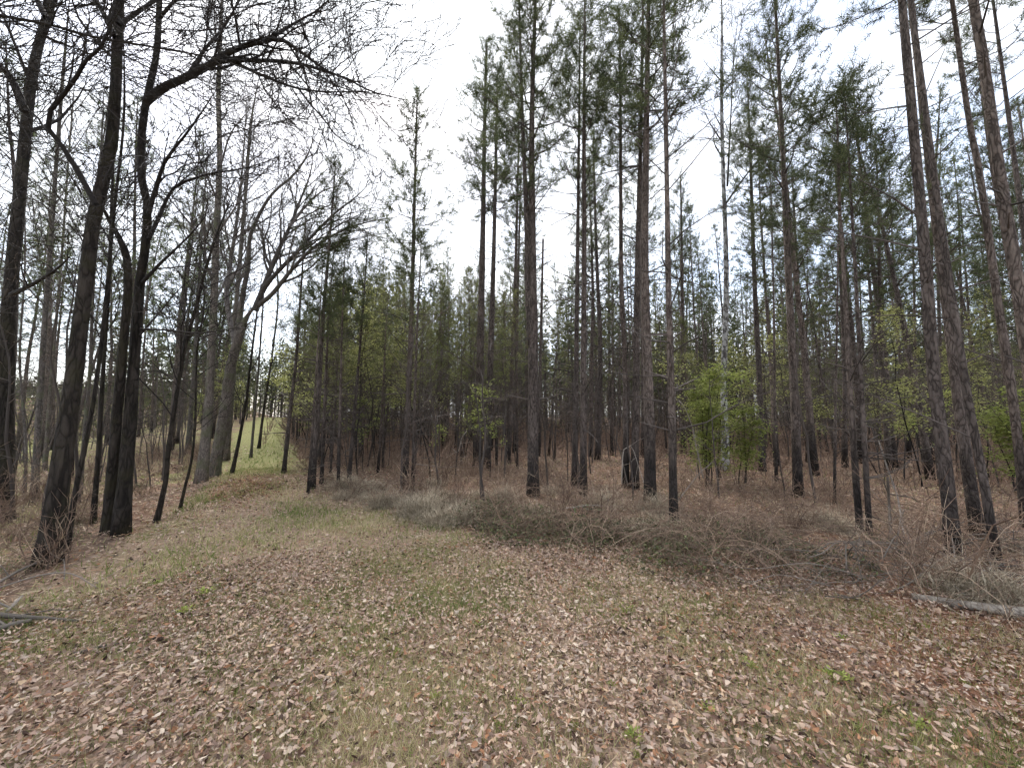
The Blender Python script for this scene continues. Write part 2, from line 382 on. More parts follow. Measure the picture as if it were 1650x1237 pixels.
rad = np.concatenate([[0.0], np.geomspace(0.4, 30, 190), np.geomspace(32, 1500, 60)])
NA = 320; angs = np.arange(NA)*2*math.pi/NA
rr, aa = np.meshgrid(rad[1:], angs, indexing='ij')
gx, gy = np.concatenate([[0.], (rr*np.sin(aa)).ravel()]), np.concatenate([[0.], (rr*np.cos(aa)).ravel()])
gz = hgt(gx, gy) + np.where(np.hypot(gx, gy) < 40, 0.03*(vnoise(gx, gy, 3.1)-0.5) + 0.02*(vnoise(gx, gy, 9.0, 3)-0.5), 0)
i, j = np.meshgrid(np.arange(len(rad)-2), np.arange(NA), indexing='ij'); k = (j+1) % NA
q = np.stack([1+i*NA+j, 1+(i+1)*NA+j, 1+(i+1)*NA+k, 1+i*NA+k], -1).reshape(-1, 4)[:, ::-1]
jj = np.arange(NA); tri = np.stack([np.zeros(NA, int), 1+(jj+1) % NA, 1+jj], -1)[:, ::-1]
g = MB(); g.add(np.stack([gx, gy, gz], -1), tri[:, ::-1], q[:, ::-1])
ground_ob = tag(g.build('ground', M['ground'], smooth=True), 'leaf-strewn forest floor with a grassy track running between the trees', 'ground', kind='structure')
ins = inside(gx, gy); ed = edist(gx, gy); tt, qq = track(gx, gy)
clr = np.clip(0.5 + np.where(ins, ed, -ed)*0.9, 0, 1)
fld = np.clip(0.46*sstep(1.2, 1.8, qq)+0.22*sstep(6, 14, qq) + ((np.abs(qq) < 1.6) & (tt > 11.5))*0.85 + sstep(60, 90, np.hypot(gx, gy)), 0, 1)
fld = np.where(np.hypot(gx, gy) > 95, 0.0, fld); fld = np.where((np.hypot(gx, gy) > 14) & (qq < -3), 0.0, fld)
redc = np.clip(1.15 - np.hypot((tt-9.8)/1.9, (qq+0.1)/0.75), 0, 1)
redc = np.maximum(redc, np.clip(1.2-np.hypot(gx-3.6, gy-2.5)/1.7, 0, 0.8))
za = ground_ob.data.attributes.new('zone', 'FLOAT_COLOR', 'POINT')
za.data.foreach_set('color', np.stack([clr, fld, redc, np.ones_like(clr)], -1).astype(np.float32).ravel())

# ------------------------------------------------------------------ pines
def tufts_to_needles(mb, P, D, S, N, width):
    """brush-shaped needle tufts: P tips' bases, D axes, S sizes"""
    if len(P) == 0: return
    m = len(P); P = np.repeat(P, N, 0); D = np.repeat(D, N, 0); S = np.repeat(S, N)
    u, w = perp(D); ph = RNG.uniform(0, 2*math.pi, m*N); al = RNG.uniform(0.3, 1.75, m*N)
    rad_ = np.cos(ph)[:, None]*u + np.sin(ph)[:, None]*w
    d = norm(D*np.cos(al)[:, None] + rad_*np.sin(al)[:, None])
    s0 = P + D*(RNG.uniform(-0.1, 0.13, m*N)*S)[:, None]
    side = norm(np.cross(d, RNG.normal(size=(m*N, 3))))
    base = np.repeat(RNG.uniform(0.1, 0.9, m), N)
    mb.blades(s0, d, side, S*RNG.uniform(0.11, 0.19, m*N), width, np.clip(base+RNG.normal(0, 0.15, m*N), 0, 1))

def pine_parts(path, rads, crown0, R, seed, N=30, nw=0.0085, per_m=8.0, dead=40, sides=10, tips=1.3):
    """trunk, limbs and needles of one pine. path: trunk points from base to tip"""
    global RNG
    keep = RNG; RNG = np.random.default_rng(seed)
    L = np.concatenate([[0], np.cumsum(np.linalg.norm(np.diff(path, axis=0), axis=1))]); H = L[-1]
    pt = lambda s: np.array([np.interp(s, L, path[:, k]) for k in range(3)])
    rd = lambda s: np.interp(s, L, rads)
    tr, lb, nd = MB(), MB(), MB()
    tr.tube(path, rads, sides, 0.035, cap=True)
    # bare dead branches and stubs below the crown
    A, B, ra, rb = [], [], [], []
    for _ in range(dead):
        s = RNG.uniform(0.10, crown0/H)**0.8*H if RNG.random() < 0.8 else RNG.uniform(0.1, 0.4)*H
        s = min(s, crown0*1.1); az = RNG.uniform(0, 6.283); el = RNG.uniform(-0.15, 0.75)
        l = RNG.uniform(0.12, 0.5) if RNG.random() < 0.45 else RNG.uniform(0.5, 1.5)*min(1, R/1.2)
        p = pt(s); d = np.array([math.cos(az)*math.cos(el), math.sin(az)*math.cos(el), math.sin(el)]); r0 = min(0.014, rd(s)*0.3)
        p0 = p + d*rd(s)*0.5
        k = 3 if l > 0.5 else 1
        for i in range(k):
            p1 = p0 + d*l/k; A.append(p0); B.append(p1); ra.append(r0*(1-0.75*i/k)); rb.append(r0*(1-0.75*(i+1)/k)+0.001)
            if i > 0 and RNG.random() < 0.8:
                for _2 in range(2):
                    dd = norm(d + RNG.normal(0, 0.55, 3)); A.append(p0); B.append(p0+dd*RNG.uniform(0.15, 0.45)); ra.append(0.004); rb.append(0.0015)
            d = norm(d + RNG.normal(0, 0.14, 3) + np.array([0, 0, 0.03])); p0 = p1
    # live branches
    tp, td, ts = [], [], []
    n = int((H-crown0)*per_m); az = RNG.uniform(0, 6.28)
    for i in range(n):
        f = (i+RNG.uniform(0.1, 0.9))/n; f = f**0.92; s = crown0 + f*(H-crown0)*0.985
        az += 2.399+RNG.normal(0, 0.35); el = 0.15+0.95*f+RNG.normal(0, 0.14)
        if f < 0.35: el = 0.05+RNG.uniform(0, 0.5)
        l = R*((1-f)**0.75*(0.55+0.45*min(1, f*5))+0.10)*RNG.uniform(0.6, 1.15)
        p = pt(s); d = np.array([math.cos(az)*math.cos(el), math.sin(az)*math.cos(el), math.sin(el)])
        r0 = max(0.006, min(0.022, rd(s)*0.38)); k = 4; pts = [p]
        dd = d.copy()
        for _ in range(k): pts.append(pts[-1]+dd*l/k); dd = norm(dd+np.array([0, 0, 0.13])+RNG.normal(0, 0.10, 3))
        for a in range(k): A.append(pts[a]); B.append(pts[a+1]); ra.append(r0*(1-0.8*a/k)); rb.append(r0*(1-0.8*(a+1)/k))
        tp.append(pts[-1]); td.append(norm(dd+0.25*UP)); ts.append(RNG.uniform(0.9, 1.25))
        nb = max(2, int(l/0.13*tips))
        for _ in range(nb):
            g = RNG.uniform(0.28, 1.0); ii = min(int(g*k), k-1); base = pts[ii]+(pts[ii+1]-pts[ii])*(g*k-ii)
            bd = norm(d*0.8 + RNG.normal(0, 0.75, 3)*np.array([1, 1, 0.7]) + 0.3*UP); bl = RNG.uniform(0.12, 0.5)*min(1.0, 0.4+l)
            e = base+bd*bl; A.append(base); B.append(e); ra.append(0.0045); rb.append(0.002)
            tp.append(e); td.append(norm(bd+0.35*UP)); ts.append(RNG.uniform(0.75, 1.2))
            if RNG.random() < 0.45: tp.append(base+bd*bl*0.5+RNG.normal(0, 0.05, 3)); td.append(norm(bd+RNG.normal(0, 0.4, 3)+0.3*UP)); ts.append(RNG.uniform(0.6, 0.9))
    tp.append(path[-1]); td.append(UP.copy()); ts.append(1.3)
    lb.sticks(A, B, ra, rb, RNG.random(len(A)))
    tufts_to_needles(nd, np.array(tp), np.array(td), np.array(ts), N, nw)
    RNG = keep
    return tr, lb, nd

def rw(w, Y, u=None):                              # radius of a stem that shows w photo pixels wide at column u
    return 0.5*w/F_PX*Y*(math.cos(math.atan((u-CX)/F_PX)) if u is not None else 0.85)

def trunk_path(pts, Y, extra_top, n=26):
    """trunk through photo pixels at Y metres ahead, run on to height extra_top"""
    P = [at(u, v, Y) for u, v in pts]; P[0][2] = hgt(P[0][0], P[0][1])-0.06
    d = P[-1]-P[-2]; d = d/np.linalg.norm(d)
    if extra_top and P[-1][2] < extra_top:
        d2 = norm(d+np.array([0, 0, 0.6])); k = (extra_top-P[-1][2])
        P.append(P[-1]+d*k*0.45); P.append(P[-1]+d2*max(0.2, (extra_top-P[-1][2])/d2[2]))
    return spline(P, n)

def near_pine(label, px, w, H, crown, R, group=None, bark='pine_bark', leaf='needle', base=None, Y=None, **kw):
    b = px[0]; p0 = ground(*b) if Y is None else None
    if Y is None: Y = p0[1]
    path = trunk_path(px, Y, H)
    t = np.linspace(0, 1, len(path)); dist = math.hypot(Y, path[0][0])
    r0 = rw(w, Y, px[len(px)//2][0])*0.97
    rads = r0*np.maximum(1-0.78*t**1.15, 0.05)*(1+0.30*np.exp(-t*45)); rads[-1] = 0.006
    for q in range(len(rads)): rads[q] = max(rads[q], 0.008) if q < len(rads)-1 else 0.005
    seed = int(abs(b[0])*7+b[1]*3)+11
    tr, lb, nd = pine_parts(path, rads, crown, R, seed, sides=12 if w > 20 else 9, **kw)
    o = path[0].copy(); o[2] = hgt(o[0], o[1])
    e = tag(empty('pine_tree', o), label, 'pine tree', group)
    tr.build('trunk', M[bark], e, o, True); tag(lb.build('limbs', M['limb'], e, o), kind='stuff'); tag(nd.build('crown', M[leaf], e, o), kind='stuff')
    return e

NEAR = [
 # label, trunk pixels, width px, height m, crown start m, crown radius m
 ('slim dark pine standing first at the right verge of the grassy track', [(457, 763), (468, 660), (477, 580), (484, 480)], 8, 7.2, 3.6, 0.8),
 ('pine with grey trunk and lone pointed top rising above the track verge', [(503, 788), (512, 660), (520, 520), (530, 400), (538, 300), (541, 262)], 10, 0, 5.2, 0.95),
 ('thin blackened pine stem against the base of the pointed-top pine', [(496, 796), (503, 700), (512, 560), (518, 460)], 5, 5.0, 3.2, 0.6),
 ('slim pine with blackened base just past the pointed-top pine', [(518, 781), (524, 640), (530, 500), (536, 430)], 7, 5.9, 3.3, 0.75),
 ('slim black-footed pine third along the track verge corner', [(545, 788), (548, 660), (552, 500), (555, 430)], 6, 5.6, 3.3, 0.75),
 ('dark leaning young pine at the corner of the dense stand', [(562, 777), (570, 680), (580, 560), (588, 450)], 7, 6.0, 3.4, 0.8),
 ('thick-boled pale pine beside a thin black one, conical crown against white sky', [(652, 784), (658, 640), (664, 480), (668, 320), (671, 200), (672, 150)], 11, 0, 4.7, 1.2),
 ('thin black pine stem touching the conical-crowned pine', [(665, 793), (667, 700), (671, 560), (676, 450)], 6, 5.6, 3.6, 0.65),
 ('tall pine of a close pair, feathery crown against the white sky gap', [(770, 752), (773, 600), (777, 420), (781, 200), (784, 60)], 15, 14.5, 8.2, 1.5),
 ('second, slightly thinner pine of the close pair before the dense stand', [(784, 756), (789, 620), (794, 460), (799, 260), (801, 150)], 12, 13.0, 8.0, 1.2),
 ('grey pine with reddish base between the close pair and the black-based fork', [(818, 748), (824, 620), (830, 460), (834, 300)], 9, 12.5, 7.5, 1.2),
 ('slim pine directly behind the grey red-based one', [(830, 730), (832, 600), (834, 480), (838, 330)], 8, 12.5, 7.0, 1.1),
 ('slim reddish-brown pine left of a slightly stouter twin', [(925, 784), (928, 640), (930, 460), (933, 200), (934, 100)], 10, 11.5, 6.6, 1.15),
 ('straight brown pine right of its slimmer twin', [(940, 799), (940, 640), (941, 460), (941, 200), (942, 60)], 12, 11.8, 7.0, 1.3),
 ('slim pine behind the twin brown pines', [(952, 736), (953, 600), (955, 460), (951, 330)], 8, 12.0, 6.8, 1.2),
 ('slightly curved pine against the bright gap', [(963, 741), (966, 640), (967, 540), (962, 430), (958, 300)], 10, 12.5, 7.2, 1.2),
 ('very slim far pine seen inside the bright gap', [(982, 699), (982, 600), (981, 460), (980, 360)], 6, 13.0, 7.5, 1.3),
 ('straight pine at the left of the tight trunk cluster', [(1008, 786), (1009, 660), (1005, 540), (1001, 440), (1000, 240)], 11, 11.5, 6.8, 1.2),
 ('second pine of the tight trunk cluster, rough and grey', [(1022, 788), (1025, 640), (1027, 460), (1032, 240), (1035, 80)], 14, 12.0, 7.2, 1.3),
 ('pine half hidden behind the stoutest of the tight cluster', [(1038, 736), (1037, 600), (1035, 470), (1033, 300)], 11, 14.0, 8.0, 1.3),
 ('stoutest pine of the tight cluster, burnt at the foot', [(1048, 812), (1047, 700), (1043, 570), (1039, 440), (1041, 240), (1044, 60)], 19, 12.2, 7.0, 1.5),
 ('black-footed pine standing nearest among the brush before the cluster', [(1086, 850), (1084, 740), (1081, 600), (1077, 460), (1074, 260), (1071, 90)], 14, 9.6, 5.9, 1.2),
 ('knobbly dark pine between the black-footed pine and the green sapling', [(1101, 729), (1100, 600), (1099, 460), (1097, 300)], 10, 12.5, 7.4, 1.2),
 ('brown pine just right of the bright green sapling', [(1229, 760), (1224, 620), (1216, 460), (1210, 280)], 12, 12.0, 7.2, 1.2),
 ('thin leaning pine beyond the green sapling, before the tall tapering pine', [(1251, 776), (1248, 640), (1247, 500), (1244, 380)], 6, 8.4, 5.2, 0.9),
 ('tall tapering dark pine alone in the gap right of the sapling', [(1286, 799), (1280, 640), (1271, 460), (1262, 260), (1252, 60), (1248, -20)], 17, 11.4, 6.0, 1.45),
 ('grey pine close behind the tall tapering one', [(1304, 744), (1298, 620), (1287, 480), (1279, 330)], 11, 10.5, 6.4, 1.1),
 ('thin crooked pine before the pair of charred-base pines', [(1344, 812), (1346, 660), (1349, 500), (1350, 420)], 6, 6.6, 4.4, 0.8),
 ('left pine of the charred-base pair with rounded bushy top', [(1386, 860), (1374, 700), (1362, 480), (1353, 330), (1349, 200), (1347, 168)], 13, 0, 3.9, 1.0),
 ('right pine of the charred-base pair, slightly thinner', [(1401, 864), (1392, 700), (1380, 470), (1372, 330)], 11, 6.3, 4.4, 0.85),
 ('thick rough pine in front of the trio, dark hollow wound on its trunk', [(1537, 895), (1524, 760), (1506, 620), (1494, 460), (1474, 230), (1453, 0), (1440, -160)], 27, 12.5, 7.6, 1.5),
 ('thick pine at the back of the trio, burnt black at its foot', [(1578, 868), (1560, 760), (1544, 640), (1524, 480), (1505, 330), (1488, 180)], 24, 12.5, 7.6, 1.5),
 ('slender leaning pine of the trio with its bark stripped near the ground', [(1608, 915), (1586, 780), (1563, 660), (1537, 500), (1502, 260), (1484, 120), (1467, 0), (1450, -150)], 17, 11.0, 7.0, 1.2),
 ('thick rough-plated pine cut by the photo edge, branch collar scar high up', [(1712, 905), (1675, 680), (1643, 480), (1610, 280), (1588, 120), (1568, 0), (1545, -160)], 32, 12.5, 8.2, 1.5),
 ('slimmer grey pine just inside the edge-cut thick pine', [(1655, 850), (1634, 660), (1607, 480), (1577, 272), (1560, 186), (1534, 0)], 19, 12.5, 7.6, 1.4),
 ('straight grey pine behind the edge-cut thick pine', [(1712, 800), (1680, 560), (1650, 370), (1627, 200), (1600, 0)], 17, 13.0, 8.0, 1.3),
]
for row in NEAR:
    lab, px, w, H, c0, R = row
    near_pine(lab, px, w, H, c0, R, group='pines along the stand edge', **({'dead': 14} if w >= 15 else {}))

# twin-stemmed pine and its broken snag
def twin_pine():
    Y = ground(859, 799)[1]
    e_o = ground(859, 799)
    e = tag(empty('pine_tree', e_o), 'black-based pine whose trunk divides into two close parallel stems', 'pine tree', 'pines along the stand edge')
    for k, (px, w, H, R) in enumerate([([(859, 800), (859, 640), (859, 500), (858, 420), (857, 200), (862, 20)], 19, 11.6, 1.4), ([(856, 560), (850, 450), (849, 370), (842, 194), (838, 60)], 11, 10.8, 1.1)]):
        path = trunk_path(px, Y, H)
        if k: path = spline([at(u, v, Y) for u, v in px] + [at(835, -60, Y)], 22)
        t = np.linspace(0, 1, len(path)); rads = np.maximum(0.5*w/F_PX*Y*(1-0.8*t), 0.008)*(1+(0.25*np.exp(-t*45) if k == 0 else 0))
        tr, lb, nd = pine_parts(path, rads, 6.4 if k == 0 else 2.9, R, 901+k, dead=20)
        tr.build('trunk' if k == 0 else 'stem', M['pine_bark'], e, e_o, True); tag(lb.build('limbs', M['limb'], e, e_o), kind='stuff'); tag(nd.build('crown', M['needle'], e, e_o), kind='stuff')
twin_pine()
sn = MB(); Ys = 11.0
sn.tube(spline([at(868, 735, Ys), at(870, 600, Ys), at(873, 480, Ys), at(875, 385, Ys)], 14), np.linspace(0.06, 0.03, 14), 7, 0.05)
sn.sticks([at(872, 520, Ys), at(874, 430, Ys)], [at(885, 505, Ys), at(884, 418, Ys)], 0.012, 0.004)
so = at(868, 735, Ys)
tag(sn.build('dead_snag', M['pine_bark'], None, so, True), 'broken-topped dead trunk beside the twin-stemmed pine', 'dead tree')

# ------------------------------------------------------------------ broadleaf trees
def grow(lb, tw, P, r0, r1, level, maxl, dens, up, seedtips, rmin=0.0034, spread=0.75):
    """a branch tube with side branches, down to twigs"""
    n = len(P); seg = np.linalg.norm(np.diff(P, axis=0), axis=1); Lc = np.concatenate([[0], np.cumsum(seg)]); L = Lc[-1]
    R = np.linspace(r0, r1, n)
    if level < maxl: lb.tube(P, R, 7 if r0 > 0.05 else 5 if r0 > 0.02 else 4, 0.03 if r0 > 0.03 else 0, RNG.random(), cap=False)
    else:
        for i in range(n-1): tw[0].append(P[i]); tw[1].append(P[i+1]); tw[2].append(max(R[i], rmin)); tw[3].append(max(R[i+1], rmin*0.6))
        if seedtips: tw[4].append(P[-1]); tw[5].append(norm(P[-1]-P[-2]))
        return
    cnt = max(2, int(L*dens[min(level, len(dens)-1)]*RNG.uniform(0.8, 1.2)))
    for c in range(cnt):
        f = 0.18+0.82*(c+RNG.random())/cnt; s = min(f, 0.999)*L; i = min(np.searchsorted(Lc, s)-1, n-2); i = max(i, 0)
        p = P[i]+(P[i+1]-P[i])*((s-Lc[i])/max(seg[i], 1e-6)); t = norm(P[i+1]-P[i])
        sd = norm(np.cross(t, RNG.normal(size=3))); a = RNG.uniform(0.45, 1.05)*spread/0.75
        d = norm(t*math.cos(a)+sd*math.sin(a)+UP*up)
        l = L*RNG.uniform(0.28, 0.55)*(1.1-0.55*f); l = min(l, 2.2 if level == 0 else 1.1 if level == 1 else 0.6)
        rr = max(rmin, np.interp(s, Lc, R)*RNG.uniform(0.4, 0.62)); m = 6 if level == 0 else 5 if level == 1 else 3
        Q = [p]
        for _ in range(m-1): Q.append(Q[-1]+d*l/(m-1)); d = norm(d+RNG.normal(0, 0.16, 3)+UP*up*0.25)
        grow(lb, tw, np.array(Q), rr, max(rmin, rr*0.3), level+1, maxl, dens, up, seedtips, rmin, spread)

def broadleaf(name, label, o, trunks, limbs, bark, limbm, group=None, dens=(3.4, 6.0, 7.5), up=0.12, maxl=3, tips=False, cat='bare tree', seed=1, auto=None):
    """trunks, limbs: lists of (points, r0, r1); trunks grow side branches only through auto (start fraction, count, length)"""
    global RNG
    keep = RNG; RNG = np.random.default_rng(seed)
    e = tag(empty(name, o), label, cat, group)
    def limb(P, r0, r1, ml):
        lb, tw = MB(), [[], [], [], [], [], []]
        grow(lb, tw, P, r0, r1, 0, ml, dens, up, tips)
        l = lb.build('limb', M[limbm], e, o, True)
        if tw[0]:
            t = MB(); t.sticks(tw[0], tw[1], tw[2], tw[3], RNG.random(len(tw[0])))
            if tips and tw[4]:
                A = np.array(tw[4]); D = np.array(tw[5]); sd = norm(np.cross(D, RNG.normal(size=A.shape)))
                t.leaves(A+D*0.015, norm(D+RNG.normal(0, 0.5, A.shape)), sd, RNG.uniform(0.02, 0.055, len(A)), RNG.uniform(0.010, 0.02, len(A)), 0.2, RNG.random(len(A)))
            tag(t.build('twigs', M[limbm], l, o), kind='stuff')
    for k, (P, r0, r1) in enumerate(trunks):
        P = spline(P, 34); t = np.linspace(0, 1, 34); low = k == 0 or P[0][2] < 0.4; R = (r0+(r1-r0)*t**0.8)*(1+(0.5*np.exp(-t*26) if low else 0))
        if P[-1][2] > 2.5: R = R*np.clip((1-t)*5, 0.12, 1)**0.8
        tb = MB(); tb.tube(P, R, 14 if r0 > 0.08 else 8, 0.04); tb.build('trunk' if low else 'stem', M[bark], e, o, True)
        if auto:
            f0, cnt, ln = auto
            for c in range(cnt):
                f = f0+(1-f0)*(c+RNG.random())/cnt; i = min(int(f*33), 32); p = P[i]; tt_ = norm(P[i+1]-P[i])
                sd = norm(np.cross(tt_, RNG.normal(size=3))); a = RNG.uniform(0.5, 1.0); d = norm(tt_*math.cos(a)+sd*math.sin(a)+UP*0.15)
                l = ln*RNG.uniform(0.5, 1.1)*(1.15-0.6*(f-f0)/(1-f0)); Q = [p]
                for _ in range(6): Q.append(Q[-1]+d*l/6); d = norm(d+RNG.normal(0, 0.13, 3)+UP*up*0.4)
                limb(np.array(Q), max(0.006, min(R[i]*0.45, 0.035)), 0.004, maxl-1)
    for P, r0, r1 in limbs:
        P = np.asarray(P, float); n = max(8, int(np.sum(np.linalg.norm(np.diff(P, axis=0), axis=1))*5)); n = min(n, 30)
        limb(spline(P, n)+0, r0, r1, maxl)
    RNG = keep
    return e

def pts(px, Y, dy=0.0):
    """photo pixels at Y metres ahead, drifting dy metres from first to last"""
    n = len(px); return [at(u, v, Y+dy*i/max(1, n-1)) for i, (u, v) in enumerate(px)]
def tr_(px, w0, w1, Y, dy=0.0):
    P = pts(px, Y, dy); P[0][2] = hgt(P[0][0], P[0][1])-0.08 if px[0][1] > 690 else P[0][2]
    u = px[len(px)//2][0]; return (P, rw(w0, Y, u), rw(w1, Y, u))

G1 = 'bare broadleaf trees along the track'
o = ground(75, 910); Y = o[1]
broadleaf('hardwood_tree', 'largest bare tree, black flared foot at the left verge of the clearing', o,
  [tr_([(76, 912), (92, 800), (112, 660), (135, 480), (150, 360), (163, 300), (180, 230), (188, 110), (192, 0), (202, -250), (215, -560)], 37, 11, Y, 0.4)],
  [(pts([(155, 330), (128, 280), (100, 235), (74, 197), (92, 165), (118, 135), (132, 105), (165, 74), (185, 20), (205, -60)], Y, -0.5), rw(11, Y), 0.008),
   (pts([(186, 60), (168, 25), (150, -10), (120, -80)], Y, 0.6), rw(12, Y), 0.01),
   (pts([(192, 40), (235, 10), (290, -30), (360, -120)], Y, 0.5), rw(9, Y), 0.008),
   (pts([(196, -80), (260, -170), (330, -300)], Y, -0.8), rw(10, Y), 0.008)],
  'dark_bark', 'dark_limb', G1, seed=21, auto=(0.45, 9, 1.6))
o = ground(6, 838); Y = o[1]
broadleaf('hardwood_tree', 'thick dark bare tree cut by the photo edge, behind the largest one', o,
  [tr_([(2, 840), (6, 720), (10, 600), (16, 480), (24, 390), (36, 270), (47, 160), (60, 80), (84, 0), (110, -150), (150, -450)], 36, 11, Y, 0.5)],
  [(pts([(40, 180), (20, 130), (-5, 100), (-60, 40)], Y, -0.4), rw(16, Y), 0.01),
   (pts([(18, 475), (45, 462), (75, 445), (98, 428), (112, 414)], Y, -0.4), rw(9, Y), 0.010),
   (pts([(75, 30), (40, -40), (10, -120)], Y, 0.4), rw(12, Y), 0.01)],
  'dark_bark', 'dark_limb', G1, seed=22, auto=(0.4, 10, 1.8))
o = ground(184, 862); Y = o[1]
broadleaf('hardwood_tree', 'dark twin-legged bare tree whose long limb arches over the track', o,
  [tr_([(194, 864), (203, 760), (212, 650), (219, 540), (225, 460), (234, 400), (238, 335), (228, 285), (228, 220), (236, 160), (252, 90), (257, 0), (265, -180), (280, -420)], 25, 6, Y, 0.3),
   tr_([(173, 862), (181, 760), (190, 650), (199, 550), (206, 470), (203, 410), (186, 372), (166, 336), (150, 300)], 22, 12, Y+0.1, -0.5)],
  [(pts([(234, 165), (262, 142), (300, 125), (345, 101), (366, 86), (400, 72), (432, 65), (452, 63), (492, 89), (523, 112), (560, 128), (593, 134)], Y, -0.5), rw(16, Y), 0.006),
   (pts([(345, 102), (375, 98), (420, 98), (470, 101), (520, 113), (560, 128), (600, 148), (652, 161)], Y-0.1, -0.9), rw(9, Y), 0.005),
   (pts([(375, 99), (410, 116), (470, 140), (520, 148), (590, 148)], Y-0.15, -0.6), rw(7, Y), 0.005),
   (pts([(480, 141), (500, 168), (522, 192), (545, 222), (590, 246), (622, 262)], Y-0.5, -0.5), rw(4, Y), 0.004),
   (pts([(432, 66), (470, 40), (520, 10), (560, -40)], Y-0.3, 0.4), rw(6, Y), 0.005),
   (pts([(300, 126), (330, 80), (370, 30), (400, -40)], Y, 0.8), rw(8, Y), 0.006),
   (pts([(257, 30), (300, -20), (360, -90)], Y, -0.3), rw(7, Y), 0.006),
   (pts([(240, 345), (252, 300), (268, 256), (288, 232), (322, 186), (345, 150)], Y, -0.4), rw(9, Y), 0.006),
   (pts([(240, 385), (262, 338), (280, 303), (330, 282), (400, 270), (450, 252)], Y, 0.5), rw(8, Y), 0.005),
   (pts([(230, 455), (262, 421), (290, 395), (316, 368), (330, 350)], Y, -0.3), rw(7, Y), 0.006),
   (pts([(226, 530), (270, 532), (320, 537), (370, 530), (418, 525)], Y, -0.5), rw(4.5, Y), 0.004),
   (pts([(225, 540), (260, 500), (285, 470), (320, 440)], Y, 0.5), rw(5, Y), 0.005)],
  'dark_bark', 'dark_limb', G1, seed=23, tips=True, dens=(4.4, 8.0, 10.0))
# tree whose trunk stands outside the photo on the left, boughs crossing the upper corner
o = np.array([-6.6, 3.1, 0.]); o[2] = hgt(o[0], o[1]); T = np.array([-6.3, 3.2, 0.])
def bough(px, Y, dy, w, z0): return ([T+np.array([0, 0, z0])] + pts(px, Y, dy), rw(w, Y), 0.004)
broadleaf('hardwood_tree', 'dark boughs crossing the upper left corner from a tree outside the photo', o,
  [([o-np.array([0, 0, .1]), o+np.array([0.1, 0.05, 2.5]), T+np.array([0, 0, 5]), T+np.array([-0.2, 0.3, 8]), T+np.array([0.1, 0.2, 11])], 0.2, 0.03)],
  [bough([(-120, 8), (0, 26), (80, 40), (150, 60), (200, 68), (280, 82), (350, 95), (425, 122), (470, 128)], 3.6, 0.5, 10, 4.3),
   bough([(-60, 12), (15, 32), (80, 62), (160, 95), (230, 140), (300, 166), (350, 190), (425, 206)], 3.5, 0.7, 6, 4.1),
   bough([(-60, 50), (0, 75), (60, 115), (140, 145), (200, 200), (260, 245), (330, 282), (400, 330)], 3.6, 0.6, 4.5, 3.6),
   bough([(-60, -40), (40, -20), (140, 0), (230, 40), (320, 50), (420, 40), (500, 60)], 3.9, 1.0, 4, 4.6),
   bough([(-60, -80), (60, -60), (180, -30), (300, 10), (400, 10), (480, -10)], 4.2, 1.2, 4, 4.8),
   bough([(-60, 200), (0, 240), (60, 300), (130, 330), (210, 330), (300, 345)], 3.9, 0.8, 3, 2.8),
   bough([(-60, 330), (0, 372), (50, 392), (120, 400), (180, 398)], 3.7, 0.6, 3, 2.4),
   bough([(-60, 100), (0, 150), (40, 212), (90, 290), (140, 345), (185, 395)], 3.5, 0.4, 4, 3.0)],
  'dark_bark', 'dark_limb', G1, seed=24, dens=(3.2, 6.0, 6.0), auto=(0.5, 6, 1.5))
SLIM = [
 ('slim dark stem leaning against the largest bare tree', [(106, 892), (122, 790), (145, 680), (160, 580), (172, 470), (185, 330), (200, 180)], 13, 'dark_bark', 2.2),
 ('straight slim dark stem between the largest bare tree and the twin-legged one', [(150, 842), (158, 740), (166, 600), (174, 480), (180, 330), (184, 200)], 12, 'dark_bark', 2.0),
 ('grey-barked trunk seen left of the largest bare tree', [(56, 808), (62, 680), (70, 550), (78, 440), (88, 300), (100, 140)], 17, 'grey_bark', 2.5),
 ('curved thin stem near the photo edge left of the grey trunk', [(39, 800), (42, 720), (34, 620), (32, 560), (40, 430)], 8, 'grey_bark', 1.4),
 ('slim grey stem touching the far side of the grey trunk', [(72, 760), (80, 640), (92, 500), (99, 420), (110, 260)], 9, 'grey_bark', 1.8),
 ('grey stem right behind the largest bare tree', [(128, 800), (138, 680), (146, 580), (150, 470), (160, 300)], 10, 'grey_bark', 2.0),
 ('small crooked tree leaning right beside the clearing verge', [(250, 842), (266, 780), (272, 720), (284, 640), (300, 552), (316, 495), (330, 440), (352, 370)], 12, 'dark_bark', 1.6),
 ('thin wavy dark sapling standing out on the track verge', [(289, 820), (298, 785), (308, 745), (314, 690), (316, 620), (318, 560), (328, 500)], 7, 'dark_bark', 1.1),
 ('stout pale grey tree on the bend of the track verge', [(323, 778), (330, 720), (336, 660), (341, 560), (346, 460), (349, 360), (354, 260), (352, 150), (356, 40)], 21, 'grey_bark', 2.6),
 ('slim trunk in the field behind the small crooked tree', [(303, 730), (308, 660), (313, 590), (320, 470), (326, 360)], 11, 'grey_bark', 1.8),
 ('dark straight trunk directly behind the fan-limbed grey tree', [(364, 742), (370, 670), (376, 600), (380, 500), (392, 356), (398, 288), (404, 200)], 13, 'grey_bark', 2.2),
 ('thin leaning dark stem on the verge past the fan-limbed tree', [(373, 764), (385, 710), (396, 650), (402, 600), (412, 520)], 8, 'dark_bark', 1.4),
 ('thin upright stem further down the left track verge', [(404, 737), (410, 670), (416, 600), (422, 520)], 6, 'grey_bark', 1.6),
 ('slim dark stem leaning over the far end of the track', [(417, 722), (425, 660), (433, 610), (440, 560), (448, 480)], 6, 'dark_bark', 1.6),
]
